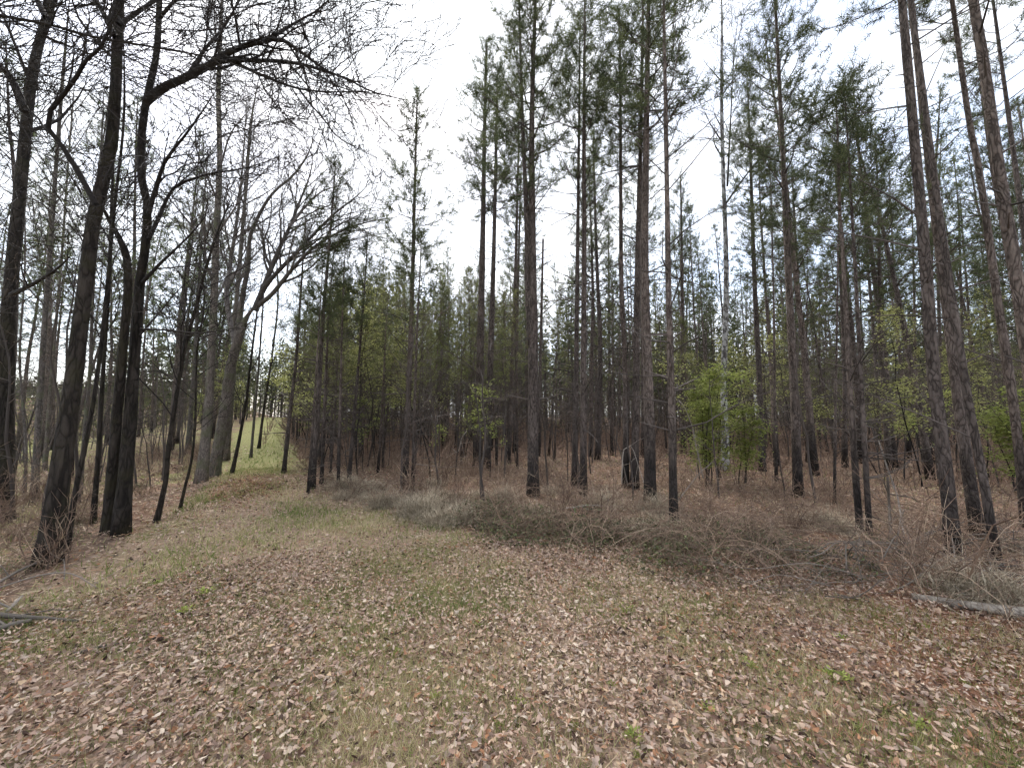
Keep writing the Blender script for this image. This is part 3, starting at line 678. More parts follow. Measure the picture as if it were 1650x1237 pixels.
for k, (lab, px, w, bk, ln) in enumerate(SLIM):
    o = ground(*px[0]); Y = o[1]; (ua, va), (ub, vb) = px[-2:]; px = px + [(ub+(ub-ua)*1.2+RNG.normal(0, 12), vb+(vb-va)*1.2)]
    broadleaf('hardwood_tree', lab, o, [tr_(px, w*0.82, max(2.5, w*0.3), Y, RNG.uniform(-0.3, 0.5))], [], bk, 'dark_limb' if bk == 'dark_bark' else 'grey_limb', G1, seed=40+k,
              auto=(0.3 if Y > 5.5 else 0.45, 18 if w > 9 else 12, ln), dens=(4.0, 7.0, 7))
o = ground(343, 768); Y = o[1]
broadleaf('hardwood_tree', 'large grey tree with pale limbs fanning out over the track', o,
  [tr_([(342, 770), (352, 720), (362, 665), (370, 600), (380, 560), (398, 510), (416, 492)], 22, 15, Y),
   tr_([(376, 575), (385, 520), (392, 470), (400, 430), (404, 378), (427, 329), (447, 304), (475, 280), (500, 240), (510, 190)], 12, 2, Y, 0.5)],
  [(pts([(410, 500), (430, 450), (447, 408), (468, 363), (484, 322), (500, 280), (505, 240)], Y, 0.6), rw(11, Y), 0.008),
   (pts([(466, 366), (490, 335), (520, 308), (560, 296)], Y+0.2, 0.6), rw(7, Y), 0.006),
   (pts([(414, 494), (430, 458), (477, 408), (536, 347), (574, 317), (600, 290)], Y, -0.5), rw(10, Y), 0.007),
   (pts([(416, 492), (438, 474), (468, 437), (497, 406), (529, 383), (574, 363), (613, 354), (640, 350)], Y, -1.0), rw(9, Y), 0.006),
   (pts([(380, 560), (365, 480), (372, 420), (385, 330), (392, 250), (398, 160)], Y, 1.0), rw(10, Y), 0.007)],
  'grey_bark', 'grey_limb', G1, seed=70, dens=(4.5, 7.0, 8.0), tips=True)

# pale mottled tree with the leafy sapling round it
o = ground(1167, 758); Y = o[1]
broadleaf('hardwood_tree', 'slim pale tree with white-mottled bark rising from the green sapling', o,
  [tr_([(1167, 759), (1169, 700), (1166, 620), (1169, 520), (1170, 420), (1166, 300), (1163, 180), (1163, 60), (1162, -80)], 12, 4, Y)],
  [(pts([(1168, 640), (1176, 610), (1184, 590)], Y, -0.1), rw(5, Y), 0.01), (pts([(1168, 330), (1200, 285), (1235, 240), (1262, 200)], Y, 0.2), rw(4.5, Y), 0.006),
   (pts([(1172, 300), (1177, 200), (1182, 100), (1190, 20)], Y, 0.2), rw(4, Y), 0.006)],
  'pale_bark', 'dark_limb', seed=81, auto=(0.55, 10, 1.3))

# ------------------------------------------------------------------ leafy understorey saplings
def sapling(o, H, spread_, stems, nleaf, seed, leafm, label, group, name='leafy_sapling', lean=0.15, low=0.2):
    global RNG
    keep = RNG; RNG = np.random.default_rng(seed)
    e = tag(empty(name, o), label, 'sapling', group)
    st, lf = MB(), MB(); ends = []
    for s in range(stems):
        d = norm(np.array([RNG.normal(0, lean), RNG.normal(0, lean), 1])); P = [np.array([RNG.normal(0, 0.06), RNG.normal(0, 0.06), -0.05])]
        h = H*RNG.uniform(0.7, 1.0)
        for _ in range(8): P.append(P[-1]+d*h/8); d = norm(d+RNG.normal(0, 0.10, 3)+UP*0.05)
        P = np.array(P); R = np.linspace(0.012+0.006*H/3, 0.003, 9); st.tube(P, R, 5, 0, RNG.random(), False)
        for _ in range(int(9*h)):
            f = RNG.uniform(low, 1.0); x = f*8; i = min(int(x), 7); p = P[i]+(P[i+1]-P[i])*(x-i); az = RNG.uniform(0, 6.283)
            l = spread_*RNG.uniform(0.3, 1)*(1.1-0.7*f); dd = norm(np.array([math.cos(az), math.sin(az), RNG.uniform(-0.05, 0.55)])); A = p
            for _ in range(3):
                B = A+dd*l/3; st.sticks([A], [B], 0.004, 0.002, RNG.random()); ends.append((A+B)/2); ends.append(B); A = B
                dd = norm(dd+RNG.normal(0, 0.22, 3)-np.array([0, 0, 0.05]))
    E = np.array(ends); idx = RNG.integers(0, len(E), nleaf); C = E[idx]+RNG.normal(0, 1, (nleaf, 3))*np.array([0.10, 0.10, 0.045])
    d = norm(RNG.normal(size=(nleaf, 3))*np.array([1, 1, 0.35])); nn = norm(RNG.normal(0, 0.4, (nleaf, 3))+UP)
    lf.leaves(C, d, nn, RNG.uniform(0.045, 0.095, nleaf), RNG.uniform(0.025, 0.05, nleaf), 0.15, RNG.random(nleaf))
    st.build('stem', M['dark_limb'], e); lf.build('crown', M[leafm], e)['kind'] = 'stuff'
    RNG = keep
    return e
def g3(x, y, dz=0.0): return (float(x), float(y), float(hgt(x, y))+dz)
o = ground(1142, 782); sapling(g3(o[0], o[1]), 2.95, 0.8, 4, 5600, 301, 'green_leaf', 'bright green leafy sapling around the foot of the white-mottled tree', None)
o = ground(1200, 780); sapling(g3(o[0], o[1]), 2.0, 0.65, 3, 2600, 302, 'green_leaf', 'lower dark-centred green sapling just behind the white-mottled tree', None)
o = ground(1640, 792); sapling(g3(o[0], o[1]), 2.2, 0.75, 4, 3600, 303, 'green_leaf', 'bright green bush right of the leaning stripped-bark pine', None)
LS = [((1450, 778), 3.3, 1.1, 1, 900, 'pale_leaf', 'crooked small tree with pale yellow-green leaf sprays before the trio of thick pines'),
      ((1590, 770), 3.4, 1.2, 2, 1100, 'pale_leaf', 'thin tree with flat pale green sprays behind the stripped-bark pine'),
      ((745, 752), 2.6, 0.8, 1, 320, 'green_leaf', 'thin sapling with sparse green sprays left of the close pine pair'),
      ((705, 742), 1.6, 0.6, 1, 260, 'green_leaf', 'low sapling with flat green sprays in the dense stand'),
      ((1320, 760), 2.6, 0.9, 1, 420, 'pale_leaf', 'pale leafy sapling behind the grey pine right of the gap'),
      ((1500, 760), 2.4, 0.8, 2, 500, 'green_leaf', 'low green sapling seen left of the wounded thick pine'),
      ((560, 740), 4.4, 1.0, 1, 1000, 'green_leaf', 'taller green-leaved sapling just inside the stand corner'),
      ((590, 735), 4.6, 1.0, 1, 900, 'young_needle', 'olive-leaved sapling behind the taller green one in the stand corner')]
for k, (b, H, sp_, st_, nl, lm, lab) in enumerate(LS):
    o = ground(*b); sapling(g3(o[0], o[1]), H, sp_, st_, nl, 310+k, lm, lab, 'green saplings in the understorey', low=0.45)

# ------------------------------------------------------------------ deeper pines: a few kinds, copied
def proto_pine(H, crown, R, r0, seed, N, nw, per_m, leaf, dead, tips, label, group):
    global RNG
    keep = RNG; RNG = np.random.default_rng(seed)
    P = [np.array([0, 0, -0.1])]; d = norm(np.array([RNG.normal(0, 0.02), RNG.normal(0, 0.02), 1]))
    for _ in range(10): P.append(P[-1]+d*H/10); d = norm(d+RNG.normal(0, 0.018, 3)+UP*0.03)
    RNG = keep
    path = spline(P, 16); t = np.linspace(0, 1, 16); rads = np.maximum(r0*(1-0.85*t), 0.006)*(1+0.25*np.exp(-t*40))
    tr, lb, nd = pine_parts(path, rads, crown, R, seed+1, N=N, nw=nw, per_m=per_m, dead=dead, sides=6, tips=tips)
    e = tag(empty('pine_tree', (0, 0, 0)), label, 'pine tree', group)
    tr.build('trunk', M['pine_bark'], e, smooth=True); tag(lb.build('limbs', M['limb'], e), kind='stuff'); tag(nd.build('crown', M[leaf], e), kind='stuff')
    return e
GA, GB, GC, GD = 'slender young pines packed in the stand corner', 'tall pines deeper in the wood', 'pines beyond the row of bare trees', 'broad-crowned pines at the right'
LA, LB, LC = 'slender young pine packed in the dense stand past the track corner', 'tall straight pine standing deeper in the wood behind the edge pines', 'tall pine beyond the row of bare broadleaf trees'
pA = [proto_pine(*a, N=16, nw=0.013, per_m=8, leaf='young_needle', dead=44, tips=0.7, label=LA, group=GA) for a in [(7.6, 3.0, 1.0, 0.05, 501), (8.4, 3.5, 1.05, 0.055, 503), (6.9, 2.5, 0.95, 0.042, 505), (9.0, 4.0, 1.15, 0.06, 507)]]
pB = [proto_pine(*a, N=18, nw=0.016, per_m=6, leaf='needle', dead=36, tips=0.8, label=LB, group=GB) for a in [(13.5, 7.4, 1.4, 0.09, 521), (12.2, 6.4, 1.3, 0.08, 523), (14.5, 8.4, 1.5, 0.10, 525), (11.0, 5.2, 1.2, 0.07, 527)]]
pC = [proto_pine(*a, N=18, nw=0.016, per_m=6, leaf='needle', dead=26, tips=0.8, label=LC, group=GC) for a in [(13.0, 5.0, 1.7, 0.10, 541), (11.5, 4.2, 1.6, 0.09, 543), (14.5, 6.0, 1.8, 0.11, 545)]]
placed = [np.array([e.location.x, e.location.y]) for e in COL.objects if e.type == 'EMPTY' and e.get('category') in ('pine tree', 'bare tree') and e.location.length > 1]
used = set()
PH = {p_.name: h_ for L_, hs in ((pA, (7.6, 8.4, 6.9, 9.0)), (pB, (13.5, 12.2, 14.5, 11.0)), (pC, (13.0, 11.5, 14.5))) for p_, h_ in zip(L_, hs)}
def put(protos, x, y, lab=None, grp=None, smin=0.85, smax=1.15, slope=None):
    k = int(RNG.integers(len(protos))); p = protos[k]; s = RNG.uniform(smin, smax)
    if slope: s = min(s*1.1, max(0.5, (1.55+y*RNG.uniform(*slope))/PH.get(p.name, 8.0)))
    sc = (s*RNG.uniform(0.9, 1.15),)*2+(s,)
    loc = g3(x, y)
    if p.name not in used:
        used.add(p.name); p.location = loc; p.rotation_euler = (0, 0, RNG.uniform(0, 6.28)); p.scale = sc; o = p
    else: o = copy_tree(p, loc, RNG.uniform(0, 6.28), sc)
    if lab: o['label'] = lab
    if grp: o['group'] = grp
    placed.append(np.array([x, y])); return o
def scatter(n, ux, depth, protos, mind, ok=None, tries=60, **kw):
    """spread trees over a wedge of the wood: ux range in photo columns, depth range in metres"""
    c = 0
    for _ in range(n*tries):
        if c >= n: break
        y = math.sqrt(RNG.uniform(depth[0]**2, depth[1]**2)); x = (RNG.uniform(*ux)-CX)/F_PX*y
        if inside(np.array(x), np.array(y)) or edist(np.array(x), np.array(y)) < 0.5: continue
        if ok is not None and not ok(x, y): continue
        P = np.array(placed)
        if np.min(np.hypot(P[:, 0]-x, P[:, 1]-y)) < mind*(0.6+0.04*y): continue
        put(protos, x, y, **kw); c += 1
def right_of_track(x, y): return track(x, y)[1] < -1.2
def left_of_track(x, y): return track(x, y)[1] > 2.2
scatter(92, (470, 835), (9.5, 30), pA, 0.42, right_of_track, slope=(0.30, 0.42))
scatter(26, (560, 860), (19, 36), pB, 0.9, right_of_track, slope=(0.36, 0.46))
scatter(36, (830, 1200), (14, 38), pB, 0.8, slope=(0.38, 0.62))
scatter(44, (1200, 1720), (11, 34), pB, 0.75, slope=(0.45, 0.95))
scatter(12, (1300, 1760), (8.5, 16), pC, 0.9, slope=(0.75, 1.15), lab=LB, grp=GD)
scatter(45, (880, 1720), (14, 34), pA, 0.7, slope=(0.25, 0.4), lab='short young pine among the taller trunks deeper in the wood', grp='short pines deeper in the wood')
scatter(2, (-60, 200), (7.5, 11), pC, 0.8, left_of_track)
scatter(20, (-80, 330), (9.0, 30), pC, 0.9, left_of_track)
scatter(9, (330, 440), (16, 34), pC, 0.9, left_of_track)

# ------------------------------------------------------------------ leafy young broadleaves between the trunks, copied
GL = 'leafy young trees between the trunks'
pL = [sapling((0, 0, 0), H_, w_, 1, n_, 330+k_, m_, 'x', GL, low=lo_) for k_, (H_, w_, n_, m_, lo_) in enumerate([(4.6, 1.1, 900, 'pale_leaf', 0.45), (5.4, 1.2, 1100, 'pale_leaf', 0.5), (3.4, 1.0, 700, 'green_leaf', 0.35), (4.2, 1.1, 900, 'pale_leaf', 0.5)])]
scatter(26, (480, 800), (9.5, 20), pL, 0.5, right_of_track)
scatter(26, (1120, 1700), (8.5, 20), pL, 0.6)
scatter(5, (300, 450), (14, 30), pL, 0.6, left_of_track)

# ------------------------------------------------------------------ bare saplings, copied
def proto_bare(H, seed, label, group):
    global RNG
    keep = RNG; RNG = np.random.default_rng(seed)
    e = tag(empty('bare_sapling', (0, 0, 0)), label, 'sapling', group); st, tw = MB(), [[], [], [], [], [], []]
    P = [np.array([0, 0, -0.05])]; d = norm(np.array([RNG.normal(0, 0.12), RNG.normal(0, 0.12), 1]))
    for _ in range(9): P.append(P[-1]+d*H/9); d = norm(d+RNG.normal(0, 0.09, 3)+UP*0.06)
    P = np.array(P); st.tube(P, np.linspace(0.010+0.004*H, 0.004, 10), 5, 0, 0.4, False); lb = MB()
    for c in range(int(5*H)):
        f = RNG.uniform(0.2, 1); x = f*9; i = min(int(x), 8); p = P[i]+(P[i+1]-P[i])*(x-i); az = RNG.uniform(0, 6.28)
        d = norm(np.array([math.cos(az), math.sin(az), RNG.uniform(0.1, 1.0)])); Q = [p]; l = H*RNG.uniform(0.10, 0.30)
        for _ in range(4): Q.append(Q[-1]+d*l/4); d = norm(d+RNG.normal(0, 0.18, 3))
        grow(lb, tw, np.array(Q), 0.006, 0.002, 0, 2, (6.0, 6.0), 0.1, False, 0.0016)
    st.build('stem', M['limb'], e)
    if lb.n: lb.build('limbs', M['limb'], e)['kind'] = 'stuff'
    t = MB(); t.sticks(tw[0], tw[1], tw[2], tw[3], RNG.random(len(tw[0]))); t.build('twigs', M['brush'], e)['kind'] = 'stuff'
    RNG = keep
    return e
LS2, GS2 = 'thin bare sapling with twiggy branches standing among the pine trunks', 'bare saplings among the pines'
pS = [proto_bare(H, 600+k, LS2, GS2) for k, H in enumerate((1.8, 2.6, 3.4, 4.2))]
scatter(210, (480, 1720), (7.0, 26), pS, 0.2, right_of_track)
scatter(72, (-40, 440), (5.0, 20), pS, 0.22, lambda x, y: track(x, y)[1] > 1.5, lab='thin bare sapling between the bare trees left of the track', grp='bare saplings left of the track')

# ------------------------------------------------------------------ shrubs, brambles and dead grass of the brush belt
def proto_shrub(kind, seed):
    global RNG
    keep = RNG; RNG = np.random.default_rng(seed); mb, lf = MB(), MB()
    if kind == 'bare_shrub':
        A, B, ra, rb = [], [], [], []
        for s in range(17):
            az = RNG.uniform(0, 6.28); el = RNG.uniform(0.7, 1.53); thick = RNG.choice([0.0035, 0.0045, 0.008], p=[0.5, 0.3, 0.2]); d = np.array([math.cos(az)*math.cos(el), math.sin(az)*math.cos(el), math.sin(el)])
            p = np.array([RNG.normal(0, 0.08), RNG.normal(0, 0.08), -0.03]); l = RNG.uniform(0.3, 0.9)*(1.4 if thick > 0.007 else 1.0)
            for i in range(5):
                q_ = p+d*l/5; A.append(p); B.append(q_); ra.append(thick*(1-i*0.15)); rb.append(thick*(0.85-i*0.15))
                for _ in range(2):
                    e_ = norm(d+RNG.normal(0, 0.7, 3)); A.append(q_); B.append(q_+e_*RNG.uniform(0.08, 0.3)); ra.append(0.0025); rb.append(0.001)
                d = norm(d+RNG.normal(0, 0.2, 3)); p = q_
        mb.sticks(A, B, ra, rb, np.clip(RNG.normal(0.45, 0.28, len(A)), 0, 1))
    elif kind == 'bramble':
        for s in range(16):
            az = RNG.uniform(0, 6.28); l = RNG.uniform(0.8, 1.7); hh = RNG.uniform(0.25, 0.7); p0 = np.array([RNG.normal(0, 0.2), RNG.normal(0, 0.2), 0])
            t = np.linspace(0, 1, 9); w_ = RNG.normal(0, 0.12, 9).cumsum()*0.4
            P = np.stack([p0[0]+math.cos(az)*l*t-math.sin(az)*w_, p0[1]+math.sin(az)*l*t+math.cos(az)*w_, hh*4*t*(1-t)*(1-0.35*t)+0.02], -1)
            mb.sticks(P[:-1], P[1:], np.linspace(0.005, 0.003, 8), np.linspace(0.0045, 0.002, 8), RNG.random())
            for i in range(2, 9):
                for _ in range(2):
                    e_ = norm(RNG.normal(size=3)+UP*0.3); mb.sticks([P[i]], [P[i]+e_*RNG.uniform(0.05, 0.22)], 0.0022, 0.001, RNG.random())
    elif kind == 'dead_grass_clump':
        n = 420; az = RNG.uniform(0, 6.28, n); el = RNG.uniform(0.25, 1.4, n); c = np.stack([RNG.normal(0, 0.13, n), RNG.normal(0, 0.13, n), np.zeros(n)], -1)
        d = np.stack([np.cos(az)*np.cos(el), np.sin(az)*np.cos(el), np.sin(el)], -1); l = RNG.uniform(0.15, 0.42, n)
        side = norm(np.cross(d, UP)); r_ = RNG.random(n)
        mid = c+d*l[:, None]*0.5; d2 = norm(d+np.stack([np.cos(az)*0.9, np.sin(az)*0.9, -0.7*np.ones(n)], -1)*RNG.uniform(0.3, 1.2, n)[:, None])
        mb.sticks(c, mid, 0.003, 0.0025, r_); mb.blades(mid, d2, side, l*0.65, 0.006, r_)
    else:                                           # leafy vine mound
        n = 620; az = RNG.uniform(0, 6.28, n); r = np.sqrt(RNG.random(n))*0.62; z = np.abs(1-(r/0.7)**2)*RNG.uniform(0.02, 0.34, n)
        C = np.stack([r*np.cos(az), r*np.sin(az), z], -1); d = norm(RNG.normal(size=(n, 3))*np.array([1, 1, 0.5])); nn = norm(RNG.normal(0, 0.6, (n, 3))+UP)
        lf.leaves(C, d, nn, RNG.uniform(0.03, 0.065, n), RNG.uniform(0.015, 0.032, n), 0.2, RNG.random(n)**1.6)
        A = np.stack([RNG.normal(0, 0.28, 160), RNG.normal(0, 0.28, 160), RNG.uniform(0, 0.25, 160)], -1); mb.sticks(A, A+RNG.normal(0, 0.17, A.shape)*np.array([1, 1, 0.7]), 0.003, 0.0015, RNG.random(160))
    e = tag(empty(kind, (0, 0, 0)), 'shrub', 'shrub')
    mb.build('stems' if kind != 'dead_grass_clump' else 'blades', M['straw' if kind == 'dead_grass_clump' else 'brush'], e)['kind'] = 'stuff'
    if lf.n: lf.build('leaves', M['vine_leaf'], e)['kind'] = 'stuff'
    RNG = keep
    return e
P_SH = [proto_shrub('bare_shrub', 700+k) for k in range(4)]
P_BR = [proto_shrub('bramble', 720+k) for k in range(3)]
P_GR = [proto_shrub('dead_grass_clump', 740+k) for k in range(3)]
P_VI = [proto_shrub('vine_mound', 760+k) for k in range(3)]
def edge_scatter(protos, n, band, lab, grp, cat, ux=(460, 1700), ymax=16, smin=0.7, smax=1.2, side=1):
    c = 0
    for _ in range(n*200):
        if c >= n: break
        y = math.sqrt(RNG.uniform(2.2**2, ymax**2)); x = (RNG.uniform(*ux)-CX)/F_PX*y
        if inside(np.array(x), np.array(y)): continue
        e_ = float(edist(np.array(x), np.array(y)))
        if not (band[0] <= e_ <= band[1]): continue
        if side*float(track(x, y)[1]) > -0.8*side if side > 0 else float(track(x, y)[1]) < 1.0: continue
        k = protos[int(RNG.integers(len(protos)))]; s = RNG.uniform(smin, smax)
        if k.name not in used:
            used.add(k.name); o = k; o.location = g3(x, y); o.rotation_euler = (0, 0, RNG.uniform(0, 6.28)); o.scale = (s, s, s*RNG.uniform(0.8, 1.1))
        else: o = copy_tree(k, g3(x, y), RNG.uniform(0, 6.28), (s, s, s*RNG.uniform(0.8, 1.1)))
        tag(o, lab, cat, grp); c += 1
edge_scatter(P_SH, 84, (0.25, 5.5), 'bare brown twiggy shrub in the brush belt between clearing and pines', 'bare shrubs in the brush belt', 'shrub', smin=0.35, smax=1.15)
edge_scatter(P_BR, 54, (0.1, 3.5), 'low arching bramble canes at the brown brush edge of the stand', 'brambles at the brush edge', 'bramble', smin=0.5, smax=0.9)
edge_scatter(P_GR, 22, (0.0, 0.9), 'pale bleached dead grass clump on the brush edge near the stand corner', 'pale grass clumps at the stand corner', 'grass clump', ux=(540, 760))
edge_scatter(P_GR, 18, (0.3, 3.5), 'bleached dead grass clump among the brown brush', 'grass clumps in the brush', 'grass clump', ux=(700, 1700), smin=0.5, smax=1.3)
edge_scatter(P_VI, 24, (0.05, 1.1), 'low dark green vine mound along the front of the brush', 'green vine mounds on the brush front', 'vine', ux=(700, 1120), smin=0.6, smax=1.0)
edge_scatter(P_VI, 9, (0.3, 2.0), 'low green vine mound among brown canes right of the sapling', 'green vine mounds in the brown canes', 'vine', ux=(1130, 1420), smin=0.5, smax=0.8)
edge_scatter(P_SH, 46, (0.1, 4.0), 'small bare twiggy shrub under the bare trees left of the track', 'bare shrubs left of the track', 'shrub', ux=(-60, 440), ymax=16, smin=0.4, smax=1.25, side=-1)
edge_scatter(P_VI, 6, (0.2, 1.5), 'small green-leaved vine at the foot of the bare trees', 'green vines under the bare trees', 'vine', ux=(0, 400), ymax=10, smin=0.3, smax=0.5, side=-1)

# ------------------------------------------------------------------ log and fallen branches
def stick_thing(name, label, P, r0, r1, mat='dead_wood', cat='branch', group=None, side=0, seed=1, val=0.6):
    global RNG
    keep = RNG; RNG = np.random.default_rng(seed); P = spline(P, 14); o = P[0].copy(); mb = MB()
    mb.tube(P, np.linspace(r0, r1, 14), 8 if r0 > 0.03 else 5, 0.05, val)
    for _ in range(side):
        i = int(RNG.integers(3, 13)); d = norm((P[i]-P[i-1])*6+RNG.normal(0, 0.5, 3)+UP*0.15); l = RNG.uniform(0.2, 0.7); q_ = P[i]+d*l*0.5
        mb.sticks([P[i], q_], [q_, q_+norm(d+RNG.normal(0, 0.3, 3))*l*0.5], [r1*0.8, r1*0.6], [r1*0.6, r1*0.3], val)
    RNG = keep
    return tag(mb.build(name, M[mat], None, o, True), label, cat, group)
def gp(u, v, dz=0.03): p = ground(u, v); p[2] = hgt(p[0], p[1])+dz; return p
l0, l1, l2 = gp(1470, 968, 0.03), gp(1560, 986, 0.05), gp(1660, 1002, 0.06)
M['log_wood'] = bark_mat('log_wood', (0.14, 0.12, 0.10), (0.30, 0.265, 0.225), (0.46, 0.42, 0.365), 7, 1.0, 0.5)
lg = MB(); lg.tube(spline([l0, l1, l2, l2+(l2-l1)*1.5], 20), np.linspace(0.026, 0.05, 20), 10, 0.04)
tag(lg.build('fallen_log', M['log_wood'], None, l0, True), 'pale grey barkless log lying at the clearing edge beside the branch heap', 'log')
BR = [
 ('long pale branch arching in front of the heap', [(1255, 880, .1), (1330, 920, .12), (1400, 935, .06), (1470, 925, .14)], .010, .005, .75),
 ('pale curved branch over the middle of the heap', [(1460, 928, .2), (1500, 936, .22), (1560, 950, .12), (1640, 975, .05)], .013, .006, .95),
 ('orange-ended broken branch behind the heap', [(1362, 894, .1), (1400, 898, .12), (1450, 900, .1)], .020, .012, .8),
 ('dark branch lying below the orange-ended one', [(1355, 897, .06), (1385, 908, .05), (1415, 918, .04)], .018, .012, .1),
 ('thin straight branch crossing low along the heap front', [(1235, 952, .05), (1340, 946, .06), (1440, 940, .05)], .007, .004, .85),
 ('thin branch slanting up left of the heap', [(1290, 968, .03), (1330, 935, .2), (1360, 915, .3)], .006, .003, .7),
 ('long dark branch reaching from the heap up toward the wounded pine', [(1450, 902, .1), (1510, 878, .28), (1590, 862, .4)], .010, .006, .15),
 ('grey branch lying level behind the log', [(1550, 962, .06), (1600, 955, .1), (1650, 950, .08)], .012, .008, .6),
 ('thin grey branch on the heap pointing at the stripped pine', [(1480, 885, .25), (1540, 915, .2), (1610, 940, .1)], .008, .004, .6),
 ('slender bleached branch standing up from the heap', [(1548, 985, .02), (1540, 920, .35), (1530, 860, .7)], .009, .004, .7),
 ('dark crooked branch at the right end of the heap', [(1560, 942, .1), (1590, 935, .15), (1640, 920, .2)], .012, .007, .1),
 ('long thin branch falling right of the heap to the frame edge', [(1590, 905, .2), (1625, 945, .15), (1660, 975, .05)], .007, .004, .65),
]
for k, (lab, P, r0, r1, val) in enumerate(BR):
    stick_thing('fallen_branch', lab, [gp(u, v, dz*0.6) for u, v, dz in P], r0*0.72, r1*0.6, side=5, seed=800+k, val=val*0.75, group='fallen branches by the log')
for k in range(38):
    u, v = RNG.uniform(1290, 1680), RNG.uniform(880, 975); p = gp(u, v, RNG.uniform(0.02, 0.25)); a = RNG.normal(0.0, 0.5)+(math.pi if RNG.random() < 0.5 else 0); l = RNG.uniform(0.5, 1.5)
    d = np.array([math.cos(a), math.sin(a), RNG.normal(0, 0.1)]); q_ = p+d*l; q_[2] = max(q_[2], hgt(q_[0], q_[1])+0.02); b1, b2 = p+(q_-p)*0.35+RNG.normal(0, 0.09, 3), p+(q_-p)*0.7+RNG.normal(0, 0.12, 3); b1[2] = abs(b1[2])+.02; b2[2] = abs(b2[2])+.02
    stick_thing('fallen_branch', 'thin twiggy branch lying in the tangled heap behind the log', [p, b1, b2, q_], RNG.uniform(.003, .008), .0015, side=6, seed=850+k, val=RNG.uniform(0.0, 0.6), group='twiggy branches of the tangled heap')
BL = [
 ('dark bent branch at the photo edge left of the clearing', [(-30, 1000, .05), (30, 1008, .06), (70, 1007, .05), (125, 1008, .03)], .022, .008, .1),
 ('stout pale stick crossed under the dark bent branch', [(-20, 1030, .04), (20, 1018, .05), (50, 1008, .04)], .022, .015, .5),
 ('pale straight pole leaning on the ground before the largest bare tree', [(-20, 958, .05), (30, 930, .06), (75, 912, .08)], .014, .009, .75),
 ('long thin curved branch below the largest bare tree', [(-20, 962, .05), (60, 946, .1), (110, 942, .1), (155, 955, .04)], .007, .003, .7),
 ('short bleached broken stick lying below the pale pole', [(10, 992, .03), (35, 970, .05)], .012, .010, .9),
 ('small upright white stub beside the largest bare tree foot', [(104, 935, .0), (103, 925, .05), (101, 916, .09)], .006, .004, .5),
 ('thin dark stick lying in leaves near the lower left', [(118, 1060, .02), (165, 1048, .03), (200, 1043, .02)], .011, .006, .2),
]
for k, (lab, P, r0, r1, val) in enumerate(BL):
    stick_thing('fallen_branch', lab, [gp(u, v, dz) for u, v, dz in P], r0*1.05, r1, side=3 if k in (0, 2, 3) else 1, seed=900+k, val=val*0.8, group='fallen branches under the bare trees')
BC = [
 ('pale crooked bare stem rising left of the bright green sapling', [at(1133, 770, 8.6), at(1122, 720, 8.6), at(1116, 690, 8.6), at(1105, 660, 8.6), at(1094, 645, 8.7)], .016, .008, 1.0),
 ('dead grey pole leaning toward the white-mottled tree', [gp(1092, 812, .05), at(1125, 765, 7.9), at(1158, 736, 8.3)], .014, .008, .35),
 ('bleached dead stick standing crooked behind the brush right of centre', [gp(1457, 868, .0), at(1446, 800, 5.6), at(1430, 755, 5.6), at(1416, 710, 5.6)], .012, .008, .95),
 ('short dark burnt stub beside the bleached crooked stick', [gp(1436, 878, -.02), at(1433, 820, 5.5), at(1430, 768, 5.5)], .022, .014, .0),
 ('pale thin pole lying level between the conical pine and the close pair', [gp(668, 762, .25), gp(720, 765, .2), gp(770, 763, .2)], .014, .010, .9),
 ('pale hooked dead branch hanging in the stand before the close pair', [at(752, 694, 11), at(744, 706, 11), at(738, 728, 11), at(728, 722, 11)], .012, .006, 1.0),
 ('dark dead limb angled off the first pine of the close pair', [at(768, 600, 12.3), at(745, 580, 12.0), at(720, 565, 11.7)], .022, .012, .0),
 ('dark dead branch leaning into the tight trunk cluster', [gp(1012, 790, .1), at(995, 715, 8.8), at(972, 690, 8.8)], .014, .008, .1),
 ('grey arching dead branch draped in front of the tight trunk cluster', [gp(1002, 806, .3), at(1005, 725, 7.6), at(1018, 720, 7.6), at(1030, 755, 7.6), gp(1042, 808, .2)], .011, .006, .8),
 ('thin pale branch lying across the brush front below the straight brown pine', [gp(905, 842, .2), gp(950, 836, .2), gp(985, 832, .15)], .009, .005, .85),
]
for k, (lab, P, r0, r1, val) in enumerate(BC):
    stick_thing('fallen_branch', lab, P, r0, r1, side=3, seed=940+k, val=val, group='dead branches in the stand')

# ------------------------------------------------------------------ litter, grass, needles, undergrowth (uncountable)
def wedge(n, r0, r1, a=1.25, p=2.0):
    r = (RNG.uniform(r0**p, r1**p, n))**(1/p); th = RNG.uniform(-a, a, n); return r*np.sin(th), r*np.cos(th)
lit = MB()
def litter(n, r0, r1, s0, s1, keep, tone=0.46):
    x, y = wedge(n, r0, r1); k = keep(x, y) > RNG.random(n); x, y = x[k], y[k]; m = len(x)
    L = s0+(s1-s0)*RNG.random(m)**1.4; C = np.stack([x, y, hgt(x, y)+0.012+RNG.random(m)*0.04], -1)
    th = RNG.uniform(0, 6.283, m); d = norm(np.stack([np.cos(th), np.sin(th), RNG.normal(0, 0.22, m)], -1)); nn = norm(RNG.normal(0, 1, (m, 3))*np.where(RNG.random(m) < 0.45, 1.1, 0.45)[:, None]+UP)
    v = np.clip(RNG.normal(tone, 0.29 if tone > 0.3 else 0.1, m)+0.25*(vnoise(x, y, 1.3, 5)-0.5), 0, 1)
    if r1 <= 5: lit.oval_leaves(C, d, nn, L*1.15, L*RNG.uniform(0.28, 0.62, m), v)
    else: lit.leaves(C, d, nn, L, L*RNG.uniform(0.35, 0.75, m), RNG.uniform(-0.5, 0.7, m), v)
